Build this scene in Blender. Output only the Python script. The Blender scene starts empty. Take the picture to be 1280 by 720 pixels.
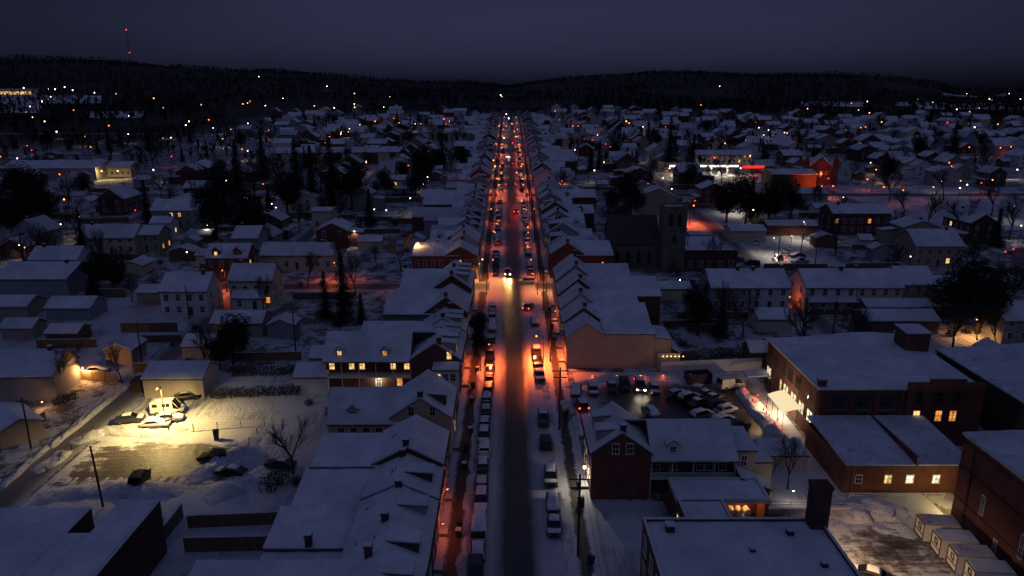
import bpy, math, random
from mathutils import Vector, Matrix, noise
R = random.Random(11)
sc = bpy.context.scene
COL = sc.collection
rad = math.radians
# ------------------------------------------------------------------ terrain / camera
PITCH, CAMX, CAMZ, FPX = rad(15.3), -0.6, 53.9, 914.0
def sp(x): return x if x > 30 else math.log1p(math.exp(x))
RIDGE = [(-1500,128),(-1280,131),(-1060,128),(-900,112),(-740,108),(-600,104),(-450,88),(-230,72),(-120,76),(0,66),(140,80),(370,99),(600,95),(800,93),(900,90),(1000,86),(1140,70),(1180,58),(1420,50),(1800,40)]
def ridge(x):
    if x <= RIDGE[0][0]: return RIDGE[0][1]
    for (a,ha),(b,hb) in zip(RIDGE,RIDGE[1:]):
        if x <= b: return ha+(hb-ha)*(x-a)/(b-a)
    return RIDGE[-1][1]
def sstep(a,b,x):
    t=min(1,max(0,(x-a)/(b-a))); return t*t*(3-2*t)
def T(y, x=0):
    base = 0.046*10*sp((min(y,760)-105)/10.0) if y < 760 else 0.046*655
    if y > 700:
        f = sstep(700,2000,y)
        k = x*2000.0/max(y,700)
        base += (ridge(k)-0.046*655-13)*f + noise.noise((x*.004,y*.004,3.3))*16*sstep(900,1700,y)
    return base
CP, SP = math.cos(PITCH), math.sin(PITCH)
def at(u, v, h=0.0):
    """ground point (plus height h) that the photo shows at pixel u,v"""
    k = (v-360)/FPX
    y = 100.0
    for _ in range(60):
        D = CAMZ-T(y)-h
        z = D/(SP+CP*k) if SP+CP*k > .004 else D/.004
        yn = z*(CP-k*SP)
        y = y*.4+min(yn,900)*.6
    D = CAMZ-T(y)-h
    z = y*CP+D*SP
    return ((u-637)/FPX*z+CAMX, y)
def clear_of_view(x, y, m=1.06):
    return y > 30 and abs(x) < (y*CP+45*SP)*.7*m+4
# ------------------------------------------------------------------ materials
def newmat(name):
    m = bpy.data.materials.new(name); m.use_nodes = True
    nt = m.node_tree; b = nt.nodes['Principled BSDF']
    return m, nt, b
def solid(name, c, rough=.8, var=.25, scale=1.5, bump=0, metal=0, spec=.3):
    m, nt, b = newmat(name)
    b.inputs['Roughness'].default_value = rough; b.inputs['Metallic'].default_value = metal
    b.inputs['Specular IOR Level'].default_value = spec
    tc = nt.nodes.new('ShaderNodeTexCoord'); n = nt.nodes.new('ShaderNodeTexNoise')
    n.inputs['Scale'].default_value = scale; n.inputs['Detail'].default_value = 4
    nt.links.new(tc.outputs['Object'], n.inputs['Vector'])
    r = nt.nodes.new('ShaderNodeValToRGB')
    r.color_ramp.elements[0].position = .3; r.color_ramp.elements[1].position = .7
    r.color_ramp.elements[0].color = (*[x*(1-var) for x in c],1); r.color_ramp.elements[1].color = (*[min(1,x*(1+var)) for x in c],1)
    nt.links.new(n.outputs['Fac'], r.inputs[0]); nt.links.new(r.outputs[0], b.inputs['Base Color'])
    if bump:
        bp = nt.nodes.new('ShaderNodeBump'); bp.inputs['Strength'].default_value = bump; bp.inputs['Distance'].default_value = .1
        nt.links.new(n.outputs['Fac'], bp.inputs['Height']); nt.links.new(bp.outputs[0], b.inputs['Normal'])
    return m
def brick(name, c, mortar):
    m, nt, b = newmat(name); b.inputs['Roughness'].default_value = .9
    tc = nt.nodes.new('ShaderNodeTexCoord'); sx = nt.nodes.new('ShaderNodeSeparateXYZ'); cx = nt.nodes.new('ShaderNodeCombineXYZ')
    ad = nt.nodes.new('ShaderNodeMath'); ad.operation = 'ADD'
    nt.links.new(tc.outputs['Object'], sx.inputs[0]); nt.links.new(sx.outputs[0], ad.inputs[0]); nt.links.new(sx.outputs[1], ad.inputs[1])
    nt.links.new(ad.outputs[0], cx.inputs[0]); nt.links.new(sx.outputs[2], cx.inputs[1])
    t = nt.nodes.new('ShaderNodeTexBrick'); t.inputs['Scale'].default_value = 3.2; t.inputs['Mortar Size'].default_value = .03
    t.inputs['Color1'].default_value = (*c,1); t.inputs['Color2'].default_value = (*[x*.65 for x in c],1); t.inputs['Mortar'].default_value = (*mortar,1)
    n = nt.nodes.new('ShaderNodeTexNoise'); n.inputs['Scale'].default_value = .6; n.inputs['Detail'].default_value = 5
    nt.links.new(tc.outputs['Object'], n.inputs['Vector'])
    mx = nt.nodes.new('ShaderNodeMix'); mx.data_type = 'RGBA'; mx.blend_type = 'MULTIPLY'; mx.inputs[0].default_value = .8
    rp = nt.nodes.new('ShaderNodeValToRGB'); rp.color_ramp.elements[0].position=.3; rp.color_ramp.elements[0].color=(.45,.42,.4,1); rp.color_ramp.elements[1].position=.7
    nt.links.new(n.outputs['Fac'], rp.inputs[0]); nt.links.new(cx.outputs[0], t.inputs['Vector'])
    nt.links.new(t.outputs['Color'], mx.inputs[6]); nt.links.new(rp.outputs[0], mx.inputs[7]); nt.links.new(mx.outputs[2], b.inputs['Base Color'])
    return m
def emit(name, c, s):
    m = bpy.data.materials.new(name); m.use_nodes = True; nt = m.node_tree; nt.nodes.clear()
    o = nt.nodes.new('ShaderNodeOutputMaterial'); e = nt.nodes.new('ShaderNodeEmission')
    e.inputs[0].default_value = (*c,1); e.inputs[1].default_value = s; nt.links.new(e.outputs[0], o.inputs[0])
    return m
def litwin(name, c, s):
    """a lit room behind a window: uneven brightness like lamps, curtains and furniture"""
    m = bpy.data.materials.new(name); m.use_nodes = True; nt = m.node_tree; nt.nodes.clear()
    o = nt.nodes.new('ShaderNodeOutputMaterial'); e = nt.nodes.new('ShaderNodeEmission')
    g = nt.nodes.new('ShaderNodeNewGeometry'); n = nt.nodes.new('ShaderNodeTexNoise'); n.inputs['Scale'].default_value = 1.6
    nt.links.new(g.outputs['Position'], n.inputs['Vector'])
    r = nt.nodes.new('ShaderNodeMapRange'); r.inputs[1].default_value=.3; r.inputs[2].default_value=.7; r.inputs[3].default_value=.25*s; r.inputs[4].default_value=1.3*s
    nt.links.new(n.outputs['Fac'], r.inputs[0]); nt.links.new(r.outputs[0], e.inputs[1]); e.inputs[0].default_value=(*c,1)
    nt.links.new(e.outputs[0], o.inputs[0]); return m
def nd(nt, t, **kw):
    n = nt.nodes.new(t)
    for k, v in kw.items(): setattr(n, k, v)
    return n
def math_(nt, op, a, b=None):
    n = nd(nt, 'ShaderNodeMath', operation=op)
    for i, x in enumerate((a, b)):
        if x is None: continue
        if isinstance(x, (int, float)): n.inputs[i].default_value = x
        else: nt.links.new(x, n.inputs[i])
    return n.outputs[0]
def ramp(nt, fac, stops):
    r = nd(nt, 'ShaderNodeValToRGB'); e = r.color_ramp.elements
    while len(e) < len(stops): e.new(.5)
    for i, (p, c) in enumerate(stops):
        e[i].position = p; e[i].color = (*c, 1) if len(c) == 3 else c
    nt.links.new(fac, r.inputs[0]); return r.outputs[0]
def mixc(nt, f, a, b):
    m = nd(nt, 'ShaderNodeMix', data_type='RGBA')
    for i, x in ((0, f), (6, a), (7, b)):
        if isinstance(x, (int, float)): m.inputs[i].default_value = x
        elif isinstance(x, tuple): m.inputs[i].default_value = (*x, 1)
        else: nt.links.new(x, m.inputs[i])
    return m.outputs[2]
def noi(nt, vec, s, d=4, r=.6):
    n = nd(nt, 'ShaderNodeTexNoise'); n.inputs['Scale'].default_value = s; n.inputs['Detail'].default_value = d; n.inputs['Roughness'].default_value = r
    nt.links.new(vec, n.inputs['Vector']); return n.outputs['Fac']
SNOW = (.78,.80,.84)
def snowmat(name, c, patch=0.0, pc=(.09,.07,.05), s1=.25, lo=.45, hi=.6, bump=.5, ruts=0):
    m, nt, b = newmat(name); b.inputs['Roughness'].default_value = .75; b.inputs['Specular IOR Level'].default_value = .2
    g = nd(nt, 'ShaderNodeNewGeometry'); P = g.outputs['Position']
    f1 = noi(nt, P, s1*.25, 5); f2 = noi(nt, P, 1.6, 5, .65)
    base = mixc(nt, ramp(nt, f1, [(.3,(0,0,0)),(.7,(1,1,1))]), tuple(x*.74 for x in c), tuple(min(1,x*1.10) for x in c))
    if ruts:   # tyre ruts and footpaths trodden into the snow
        hs=[]
        for an,sc_ in((.6,.8),(-.35,.55),(1.35,.7)):
            mp=nd(nt,'ShaderNodeMapping'); mp.inputs['Rotation'].default_value=(0,0,an); mp.inputs['Scale'].default_value=(sc_,.05,1); nt.links.new(P,mp.inputs[0])
            hs.append(ramp(nt,noi(nt,mp.outputs[0],1.2,3,.5),[(.46,(0,0,0)),(.5,(1,1,1)),(.54,(0,0,0))]))
        rt=math_(nt,'MAXIMUM',hs[0],math_(nt,'MAXIMUM',hs[1],hs[2])); rt=math_(nt,'MULTIPLY',rt,ramp(nt,noi(nt,P,.12,3),[(.45,(0,0,0)),(.6,(1,1,1))]))
        base=mixc(nt,math_(nt,'MULTIPLY',rt,ruts),base,(.20,.19,.19)); f2=math_(nt,'SUBTRACT',f2,math_(nt,'MULTIPLY',rt,.4))
    if patch:
        mk = math_(nt, 'ADD', math_(nt, 'MULTIPLY', noi(nt, P, s1, 6, .7), .75), math_(nt, 'MULTIPLY', f2, .25))
        mk = ramp(nt, mk, [(lo, (1,1,1)), (hi, (0,0,0))])
        base = mixc(nt, math_(nt, 'MULTIPLY', mk, patch), base, pc)
    nt.links.new(base, b.inputs['Base Color'])
    bp = nd(nt, 'ShaderNodeBump'); bp.inputs['Strength'].default_value = bump; bp.inputs['Distance'].default_value = .25
    nt.links.new(f2, bp.inputs['Height']); nt.links.new(bp.outputs[0], b.inputs['Normal'])
    return m
M = {}
M['snow'] = snowmat('roof_snow', SNOW, .18, (.40,.41,.45), .5, .40, .52, .45)
M['snow2'] = snowmat('grey_roof_snow', (.56,.58,.62), .5, (.20,.20,.21), .6, .38, .48, .4)
M['snow3'] = snowmat('patchy_roof_snow', (.70,.72,.76), .8, (.09,.085,.085), .45, .42, .47, .4)
RS=random.Random(21)
def anysnow(): return RS.choice(('snow','snow','snow2','snow','snow3','snow2','snowthin'))
M['snowthin'] = snowmat('thin_roof_snow', (.70,.72,.77), .6, (.10,.09,.09), .9, .36, .44, .3)
M['bank'] = snowmat('snow_bank', (.70,.70,.73), .5, (.22,.19,.17), .8, .38, .48, 1.0)
M['trash'] = solid('dark_plastic', (.03,.03,.035), .5)
M['brick'] = brick('red_brick', (.21,.036,.028), (.22,.17,.14))
M['darkbrick'] = brick('dark_brick', (.13,.05,.04), (.12,.10,.09))
M['stone'] = brick('grey_stone', (.25,.22,.19), (.2,.19,.17))
M['stucco'] = solid('stucco', (.50,.40,.32), .9, .1, .5)
M['cream'] = solid('cream_siding', (.60,.53,.42), .8, .08, .7)
M['white'] = solid('white_siding', (.68,.68,.68), .7, .08, .7)
M['grey'] = solid('grey_siding', (.30,.31,.33), .8, .1, .7)
M['tan'] = solid('tan_siding', (.38,.31,.24), .8, .1, .7)
M['green'] = solid('green_siding', (.20,.25,.22), .8, .1, .7)
M['trim'] = solid('white_trim', (.72,.71,.68), .6, .06)
M['fascia'] = solid('fascia', (.10,.09,.085), .8)
M['shingle'] = solid('shingle', (.07,.065,.065), .9, .3, 3)
M['wood'] = solid('weathered_wood', (.16,.11,.075), .9, .3, 2)
M['palewood'] = solid('pale_wood', (.42,.30,.20), .85, .2, 2)
M['polewood'] = solid('pole_wood', (.07,.05,.04), .9, .3, 2)
M['metal'] = solid('dark_metal', (.05,.05,.055), .5, .15, 2, metal=.6)
M['steel'] = solid('galvanised', (.35,.35,.36), .45, .1, 2, metal=.8)
M['glass'] = solid('window_glass', (.012,.014,.02), .12, .1, 1, spec=.5)
M['door'] = solid('door_paint', (.10,.05,.04), .6)
M['warm'] = litwin('lit_warm', (1,.60,.20), 1.3)
M['orange'] = litwin('lit_orange', (1,.36,.08), 1.0)
M['whitelit'] = litwin('lit_white', (1,.84,.55), 1.7)
M['tyre'] = solid('tyre', (.02,.02,.02), .9)
M['rim'] = solid('rim', (.3,.3,.32), .4, .1, metal=.7)
M['cglass'] = solid('car_glass', (.008,.008,.01), .08, .1, spec=.6)
for k, c in dict(black=(.012,.012,.014), charcoal=(.04,.042,.046), silver=(.30,.31,.33), white=(.62,.62,.61), red=(.16,.018,.015), navy=(.018,.026,.06), brown=(.08,.055,.04)).items():
    M['car_'+k] = solid('car_paint_'+k, c, .28, .06, .8, spec=.5)
M['lamp_off'] = solid('lamp_lens', (.35,.33,.3), .2)
M['tail_off'] = solid('tail_lens', (.16,.01,.01), .25)
M['head_on'] = emit('headlight_on', (1,.86,.62), 55)
M['tail_on'] = emit('taillight_on', (1,.04,.02), 14)
M['twig'] = solid('bare_twigs', (.075,.058,.046), .95)
M['farwood'] = solid('far_woods', (.032,.026,.022), .95)
M['bark'] = solid('bark', (.06,.047,.038), .95, .3, 3)
M['needle'] = solid('conifer_needles', (.018,.026,.018), .9, .4, 1.2)
M['needle2'] = solid('evergreen_leaves', (.022,.028,.018), .9, .45, 1.2)
M['hedge'] = solid('hedge_leaves', (.035,.036,.024), .9, .5, 2)
M['wall_dark'] = solid('block_wall', (.14,.12,.11), .9, .2)
EM = {k: emit('bulb_'+k, c, s) for k, (c, s) in dict(sodium=((1,.17,.03),7), amber=((1,.40,.10),8), white=((1,.86,.62),9), red=((1,.03,.03),6), pale=((1,.62,.30),7)).items()}
# ------------------------------------------------------------------ mesh builder
class MB:
    def __init__(s): s.v=[]; s.f=[]; s.m=[]
    def face(s, pts, m=0):
        i=len(s.v); s.v += [tuple(p) for p in pts]; s.f.append(tuple(range(i,i+len(pts)))); s.m.append(m)
    def hexa(s, b, t, m=0, mt=None):
        i=len(s.v); s.v += [tuple(p) for p in b]+[tuple(p) for p in t]; n=len(b)
        s.f.append(tuple(i+k for k in reversed(range(n)))); s.m.append(m)
        s.f.append(tuple(i+n+k for k in range(n))); s.m.append(m if mt is None else mt)
        for k in range(n):
            j=(k+1)%n; s.f.append((i+k,i+j,i+n+j,i+n+k)); s.m.append(m)
    def box(s, x0,x1,y0,y1,z0,z1,m=0,mt=None):
        if x0>x1: x0,x1=x1,x0
        if y0>y1: y0,y1=y1,y0
        s.hexa([(x0,y0,z0),(x1,y0,z0),(x1,y1,z0),(x0,y1,z0)],[(x0,y0,z1),(x1,y0,z1),(x1,y1,z1),(x0,y1,z1)],m,mt)
    def prism(s, sec, a, b, ax, m=0):
        """extrude a 2-D section along axis ax (0:x with sec=(y,z); 1:y with sec=(x,z))"""
        P=(lambda q,t:(t,q[0],q[1])) if ax==0 else (lambda q,t:(q[0],t,q[1]))
        s.hexa([P(q,a) for q in sec],[P(q,b) for q in sec],m)
    def tube(s, p, q, r0, r1, n=6, m=0):
        p=Vector(p); q=Vector(q); d=(q-p)
        if d.length<1e-6: return
        d.normalize(); a=d.orthogonal().normalized(); b=d.cross(a)
        A=[p+(a*math.cos(2*math.pi*k/n)+b*math.sin(2*math.pi*k/n))*r0 for k in range(n)]
        B=[q+(a*math.cos(2*math.pi*k/n)+b*math.sin(2*math.pi*k/n))*r1 for k in range(n)]
        s.hexa(A,B,m)
    def grid(s, P, nx, ny, m=0):
        """P[j][i] points"""
        i0=len(s.v)
        for row in P: s.v += [tuple(p) for p in row]
        for j in range(ny-1):
            for i in range(nx-1):
                a=i0+j*nx+i; s.f.append((a,a+1,a+1+nx,a+nx)); s.m.append(m)
    def mesh(s, name, mats, smooth=False):
        me=bpy.data.meshes.new(name); me.from_pydata(s.v,[],s.f)
        for m in mats: me.materials.append(m)
        me.polygons.foreach_set('material_index', s.m)
        if smooth: me.polygons.foreach_set('use_smooth',[True]*len(s.f))
        me.update(); return me
    def build(s, name, mats, parent=None, loc=(0,0,0), rz=0, smooth=False):
        return link(name, s.mesh(name, mats, smooth), parent, loc, rz)
def link(name, me, parent=None, loc=(0,0,0), rz=0, scale=None):
    o=bpy.data.objects.new(name, me); COL.objects.link(o); o.location=loc; o.rotation_euler=(0,0,rz)
    if parent: o.parent=parent
    if scale: o.scale=scale
    return o
LABELS={}
def tag(o, label, cat, group=None):
    n=len(label.replace('-',' ').split())
    if label in LABELS and not (group and LABELS[label]==group): print('DUPLICATE LABEL', label)
    if len(label.split())<4 or len(label.split())>16: print('LABEL LENGTH', len(label.split()), label)
    LABELS[label]=group or o.name
    o['label']=label; o['category']=cat
    if group: o['group']=group
    return o
def thing(name, label, cat, loc, rz=0, group=None):
    o=bpy.data.objects.new(name,None); COL.objects.link(o); o.location=loc; o.rotation_euler=(0,0,rz); o.empty_display_size=.5
    return tag(o,label,cat,group)
def setting(o, kind='structure'):
    o['kind']=kind; return o
def copy_tree(o, loc=None, rz=None, scale=None, parent=None):
    c=o.copy(); COL.objects.link(c)
    if parent: c.parent=parent
    else:
        if loc is not None: c.location=loc
        if rz is not None: c.rotation_euler=(0,0,rz)
        if scale is not None: c.scale=scale
        for k in ('label','category','group'):
            if k in c: del c[k]
    for ch in o.children: copy_tree(ch, parent=c)
    return c
ORD='first second third fourth fifth sixth seventh eighth ninth tenth eleventh twelfth thirteenth fourteenth fifteenth sixteenth seventeenth eighteenth nineteenth twentieth'.split()
for t in ('twenty','thirty','forty','fifty','sixty','seventy','eighty','ninety'):
    for o_ in ORD[:9]: ORD.append(t+'-'+o_)
    ORD.append({'twenty':'thirtieth','thirty':'fortieth','forty':'fiftieth','fifty':'sixtieth','sixty':'seventieth','seventy':'eightieth','eighty':'ninetieth','ninety':'hundredth'}[t])
OCC=[]   # occupied boxes x0,x1,y0,y1
def occupy(x0,x1,y0,y1): OCC.append((min(x0,x1),max(x0,x1),min(y0,y1),max(y0,y1)))
def is_free(x0,x1,y0,y1,m=1.0):
    return not any(x0-m<b and x1+m>a and y0-m<d and y1+m>c for a,b,c,d in OCC)
# ------------------------------------------------------------------ shared small parts
_pane={}; _win={}
def window(parent, x,y,z, w,h, ang, lit='glass', trim='trim'):
    """ang: 0 faces -y, 90 faces +x, 180 faces +y, 270 faces -x"""
    key=(round(w,2),round(h,2),trim)
    if key not in _win:
        b=MB(); t=.09
        b.box(-w/2-t,-w/2,-.07,.02,-h/2,h/2); b.box(w/2,w/2+t,-.07,.02,-h/2,h/2)
        b.box(-w/2-t,w/2+t,-.08,.02,h/2,h/2+t*1.5); b.box(-w/2-t-.04,w/2+t+.04,-.14,.02,-h/2-t,-h/2)
        b.box(-w/2,w/2,-.05,.01,-.03,.03); b.box(-.025,.025,-.045,.01,-h/2,-.03); b.box(-.025,.025,-.045,.01,.03,h/2)
        _win[key]=b.mesh('window',[M[trim]])
        b=MB(); b.box(-w/2,w/2,-.028,.004,-h/2,h/2); _pane[key]=b
    pk=key+(lit,)
    if pk not in _pane: _pane[pk]=_pane[key].mesh('pane',[M[lit]])
    o=link('window',_win[key],parent,(x,y,z),rad(ang)); link('pane',_pane[pk],o)
    return o
_door={}
def door(parent,x,y,z,ang,mat='door',w=1.0,h=2.1):
    k=(mat,w,h)
    if k not in _door:
        b=MB(); b.box(-w/2-.1,-w/2,-.08,.02,0,h+.1); b.box(w/2,w/2+.1,-.08,.02,0,h+.1); b.box(-w/2,w/2,-.08,.02,h,h+.1)
        c=MB(); c.box(-w/2,w/2,-.04,.01,0,h); c.box(-w*.3,w*.3,-.055,-.04,.3,h*.42); c.box(-w*.3,w*.3,-.055,-.04,h*.5,h*.9)
        d=MB(); d.box(w/2-.15,w/2-.09,-.1,-.04,1.0,1.1)
        _door[k]=(b.mesh('door',[M['trim']]),c.mesh('leaf',[M[mat]]),d.mesh('handle',[M['steel']]))
    m=_door[k]; o=link('door',m[0],parent,(x,y,z),rad(ang)); link('leaf',m[1],o); link('handle',m[2],o); return o
def slope(b, e0,e1,r1,r0, th=.14, snow=.22, div=1.4, m_roof=0, m_snow=1, rough=.06, fine=True):
    """one roof slope: deck below, a blanket of snow above. e0,e1 eave corners, r1,r0 the upper ones"""
    e0,e1,r1,r0=map(Vector,(e0,e1,r1,r0)); up=Vector((0,0,1))
    b.hexa([p-up*th for p in (e0,e1,r1,r0)],[e0,e1,r1,r0],m_roof)
    L=(e1-e0).length; W=(r0-e0).length
    nx=max(2,int(L/div)+1) if fine else 2; ny=max(2,int(W/div)+1) if fine else 2
    sd=R.random()*50; P=[]; Q=[]
    for j in range(ny):
        t=j/(ny-1); row=[]; low=[]
        for i in range(nx):
            s=i/(nx-1); ss=min(1-.06/L,max(.06/L,s))
            p=e0.lerp(e1,ss).lerp(r0.lerp(r1,ss),t)
            if fine:
                n=noise.noise((p.x*.5+sd,p.y*.5,1.7)); q=noise.noise((p.x*1.1,p.y*1.1+sd,7.1))
                if j==0: p=p+(r0-e0).normalized()*(.07+.16*abs(q))
                h=snow*(1+.45*n)+rough*q
                if j==0: h*=.75
            else: h=snow
            row.append(p+up*max(.05,h)); low.append(p+up*.004)
        P.append(row); Q.append(low)
    b.grid(P,nx,ny,m_snow)
    b.grid([Q[0],P[0]],nx,2,m_snow); b.grid([P[-1],Q[-1]],nx,2,m_snow)
    b.grid([[P[j][0] for j in range(ny)],[Q[j][0] for j in range(ny)]],ny,2,m_snow)
    b.grid([[Q[j][-1] for j in range(ny)],[P[j][-1] for j in range(ny)]],ny,2,m_snow)
def chimney(parent,x,y,z0,z1,w=.7,d=.55,mat='darkbrick'):
    b=MB(); b.box(x-w/2,x+w/2,y-d/2,y+d/2,z0,z1-.25); b.box(x-w/2-.08,x+w/2+.08,y-d/2-.08,y+d/2+.08,z1-.25,z1)
    c=b.build('chimney',[M[mat]],parent)
    s=MB(); s.box(x-w/2-.05,x+w/2+.05,y-d/2-.05,y+d/2+.05,z1+.003,z1+.12); s.build('snow_cap',[M['snow']],c)
    return c
def lamp_light(parent, loc, col, power, r=.12, spot=None):
    l=bpy.data.lights.new('lamp_light','POINT' if not spot else 'SPOT'); l.color=col; l.energy=power; l.shadow_soft_size=r
    if spot: l.spot_size=rad(spot); l.spot_blend=.6
    o=bpy.data.objects.new('lamp_light',l); COL.objects.link(o); o.location=loc
    if parent: o.parent=parent
    return o
_sph={}
def bulb_mesh(r,mat,name='bulb'):
    k=(r,mat.name)
    if k not in _sph:
        b=MB(); n,mm=8,5
        for j in range(mm):
            for i in range(n):
                def P(i,j): a=2*math.pi*i/n; t=math.pi*j/mm; return (r*math.sin(t)*math.cos(a),r*math.sin(t)*math.sin(a),r*math.cos(t))
                q=[P(i,j),P(i+1,j),P(i+1,j+1),P(i,j+1)]
                if j==0: q=[q[0],q[2],q[3]]
                elif j==mm-1: q=[q[0],q[1],q[2]]
                b.face(q)
        _sph[k]=b.mesh(name,[mat],True)
    return _sph[k]
COLR=dict(sodium=(1,.15,.026),amber=(1,.46,.13),white=(1,.84,.60),red=(1,.04,.02),yellow=(1,.70,.24),pale=(1,.62,.30))
# ------------------------------------------------------------------ houses
WC={'brick':'red-brick','darkbrick':'dark-brick','stone':'grey stone','stucco':'beige stucco','cream':'cream','white':'white','grey':'grey','tan':'tan','green':'green-grey'}
def row_house(label, s, y0, y1, D=8.8, H=6.5, rise=3.0, X=None, wall='brick', wing=None, dormers=(), chims=((.5,'s'),), gable_win=(), lit=.1, fine=True, wdormers=(), wchims=(), wwin=(), litset=('warm','orange'), front=True, snow='snow', cat='house', name='row_house'):
    X = X if X is not None else (9.4 if s<0 else 10.3)
    W=y1-y0; z0=T(y0); root=thing(name,label,cat,(s*X,y0,z0))
    occupy(s*X,s*(X+D+(wing['L'] if wing else 0)),y0,y1)
    b=MB(); sec=[(0,-1.2),(s*D,-1.2),(s*D,H),(s*D/2,H+rise),(0,H)]
    b.prism(sec,0,W,1); b.build('wall',[M[wall]],root)
    k=rise/(D/2); o=.35; b=MB()
    slope(b,(-s*o,-.12,H-o*k+.15),(-s*o,W+.12,H-o*k+.15),(s*D/2,W+.12,H+rise+.15),(s*D/2,-.12,H+rise+.15),fine=fine)
    slope(b,(s*(D+o),-.12,H-o*k+.15),(s*(D+o),W+.12,H-o*k+.15),(s*D/2,W+.12,H+rise+.15),(s*D/2,-.12,H+rise+.15),fine=fine)
    rf=b.build('roof',[M['fascia'],M[snow]],root)
    for (f,side) in chims:
        yy={'s':.35,'n':W-.35,'m':W/2}[side]; dx=s*D*f
        chimney(root,dx,yy,H+rise*(1-abs(2*f-1))-.4,H+rise+1.15,.75,.55,'darkbrick' if wall!='stone' else 'stone')
    rnd=random.Random(int(y0*131)+s)
    if fine:
        b=MB(); b.tube((-s*(o+.06),-.1,H-o*k+.06),(-s*(o+.06),W+.1,H-o*k+.06),.07,.07,6); b.tube((-s*.08,W-.15,.2),(-s*.08,W-.15,H-.25),.045,.045,5); b.build('gutter',[M['metal']],root)
        for q in range(rnd.choice((1,2))):
            f=rnd.uniform(.58,.9); dz=H+rise*(1-abs(2*f-1)); b=MB(); b.tube((s*D*f,W*rnd.uniform(.25,.75),dz-.2),(s*D*f,W*.5,dz+.75),.07,.07,6); b.build('vent_pipe',[M['metal']],root)
    pick=lambda: rnd.choice(litset) if rnd.random()<lit else 'glass'
    if front:
        ang=90 if s<0 else 270; n=max(1,int(W/2.3))
        for fl in (0,1):
            for i in range(n):
                yy=W*(i+.5)/n
                if fl==0 and i==0: door(root,-s*.0,yy,.35,ang); continue
                window(root,0,yy,2.0+fl*2.9,.95,1.5,ang,pick())
    for (f,zz) in gable_win: window(root,s*D*f,0,zz,.8,1.4,0,pick())
    for yy in dormers:   # shed dormers on the slope to the street
        w=2.0; d0,d1=.8,4.0; zt=H+max(rise*.95,2.15); zb=H+k*d0
        b=MB(); b.prism([(s*d0,zb-.1),(s*d0,zt-.22),(s*d1,zt),(s*d1,H+k*d1-.35)],yy-w/2,yy+w/2,1)
        dm=b.build('dormer',[M['grey'] if wall in('brick','darkbrick') else M['shingle']],root)
        b=MB(); slope(b,(s*(d0-.2),yy-w/2-.15,zt-.16),(s*(d0-.2),yy+w/2+.15,zt-.16),(s*(d1+.2),yy+w/2+.15,zt+.12),(s*(d1+.2),yy-w/2-.15,zt+.12),.1,.16,fine=False)
        b.build('dormer_roof',[M['fascia'],M[snow]],dm); window(dm,s*d0,yy,(zb+zt-.2)/2,.9,max(.5,zt-zb-.6),90 if s<0 else 270,pick())
    if wing:
        a0,a1=wing.get('y0',0)-0+0.02,wing.get('y1',W)-.02; L=wing['L']; h=wing.get('H',H-.3); r=wing.get('rise',2.4); kd=wing.get('kind','shed')
        x0=s*(D-.02); x1=s*(D+L); b=MB()
        if kd=='shed': sec=[(a0,-1.2),(a1,-1.2),(a1,h+r),(a0,h)]
        elif kd=='flat': sec=[(a0,-1.2),(a1,-1.2),(a1,h),(a0,h)]
        else: sec=[(a0,-1.2),(a1,-1.2),(a1,h),((a0+a1)/2,h+r),(a0,h)]
        b.prism(sec,x0,x1,0); wg=b.build('rear_wing',[M[wing.get('wall',wall)]],root); b=MB(); xe=x1+s*.25; xs=s*(D/2+.3)
        if wing.get('kind','shed')=='flat': xs=s*(D-.5)
        po=wing.get('porch',0)
        if kd in('shed','flat'):
            rr=r if kd=='shed' else .15
            kk=rr/(a1-a0); slope(b,(xs,a0-.3,h-.3*kk+.15),(xe,a0-.3,h-.3*kk+.15),(xe,a1+.05,h+rr+.17),(xs,a1+.05,h+rr+.17),fine=fine)
        else:
            c=(a0+a1)/2; kk=r/((a1-a0)/2); e=.3+po
            kf=kk if not po else r/((a1-a0)/2+po)
            slope(b,(xs if not po else s*(D+.03),a0-e,h-.3*kk+.15),(xe,a0-e,h-.3*kk+.15),(xe,c,h+r+.15),(xs if not po else s*(D+.03),c,h+r+.15),fine=fine)
            slope(b,(xs,a1+.3,h-.3*kk+.15),(xe,a1+.3,h-.3*kk+.15),(xe,c,h+r+.15),(xs,c,h+r+.15),fine=fine)
        b.build('wing_roof',[M['fascia'],M[snow]],wg)
        for (f,zz,lt) in wwin: window(wg,s*(D+L*f),a0,zz,.9,1.5,0,lt or pick())
        for (f,q) in wchims:
            chimney(wg,s*(D+L*f),a0+(a1-a0)*q,h,h+r+.9,.7,.6)
        for f in wdormers:
            dx=s*(D+L*f); yb=a0+(a1-a0)*.12-po; w=.75
            kk2=(r/((a1-a0)/2+po)) if kd=='gable' else r/(a1-a0)
            zb=h+.5; zt=zb+1.35; b=MB(); b.prism([(dx-w,zb-.6),(dx+w,zb-.6),(dx+w,zt),(dx,zt+.6),(dx-w,zt)],yb,yb+2.6,1)
            dm=b.build('dormer',[M[wing.get('wall',wall)] if wall!='brick' else M['white']],root); b=MB()
            for q in(-1,1): slope(b,(dx+q*(w+.2),yb-.2,zt-.05),(dx+q*(w+.2),yb+2.6,zt-.05),(dx,yb+2.6,zt+.72),(dx,yb-.2,zt+.72),.08,.14,fine=False)
            b.build('dormer_roof',[M['fascia'],M[snow]],dm); window(dm,dx,yb,zb+.62,.7,1.0,0,pick())
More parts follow.
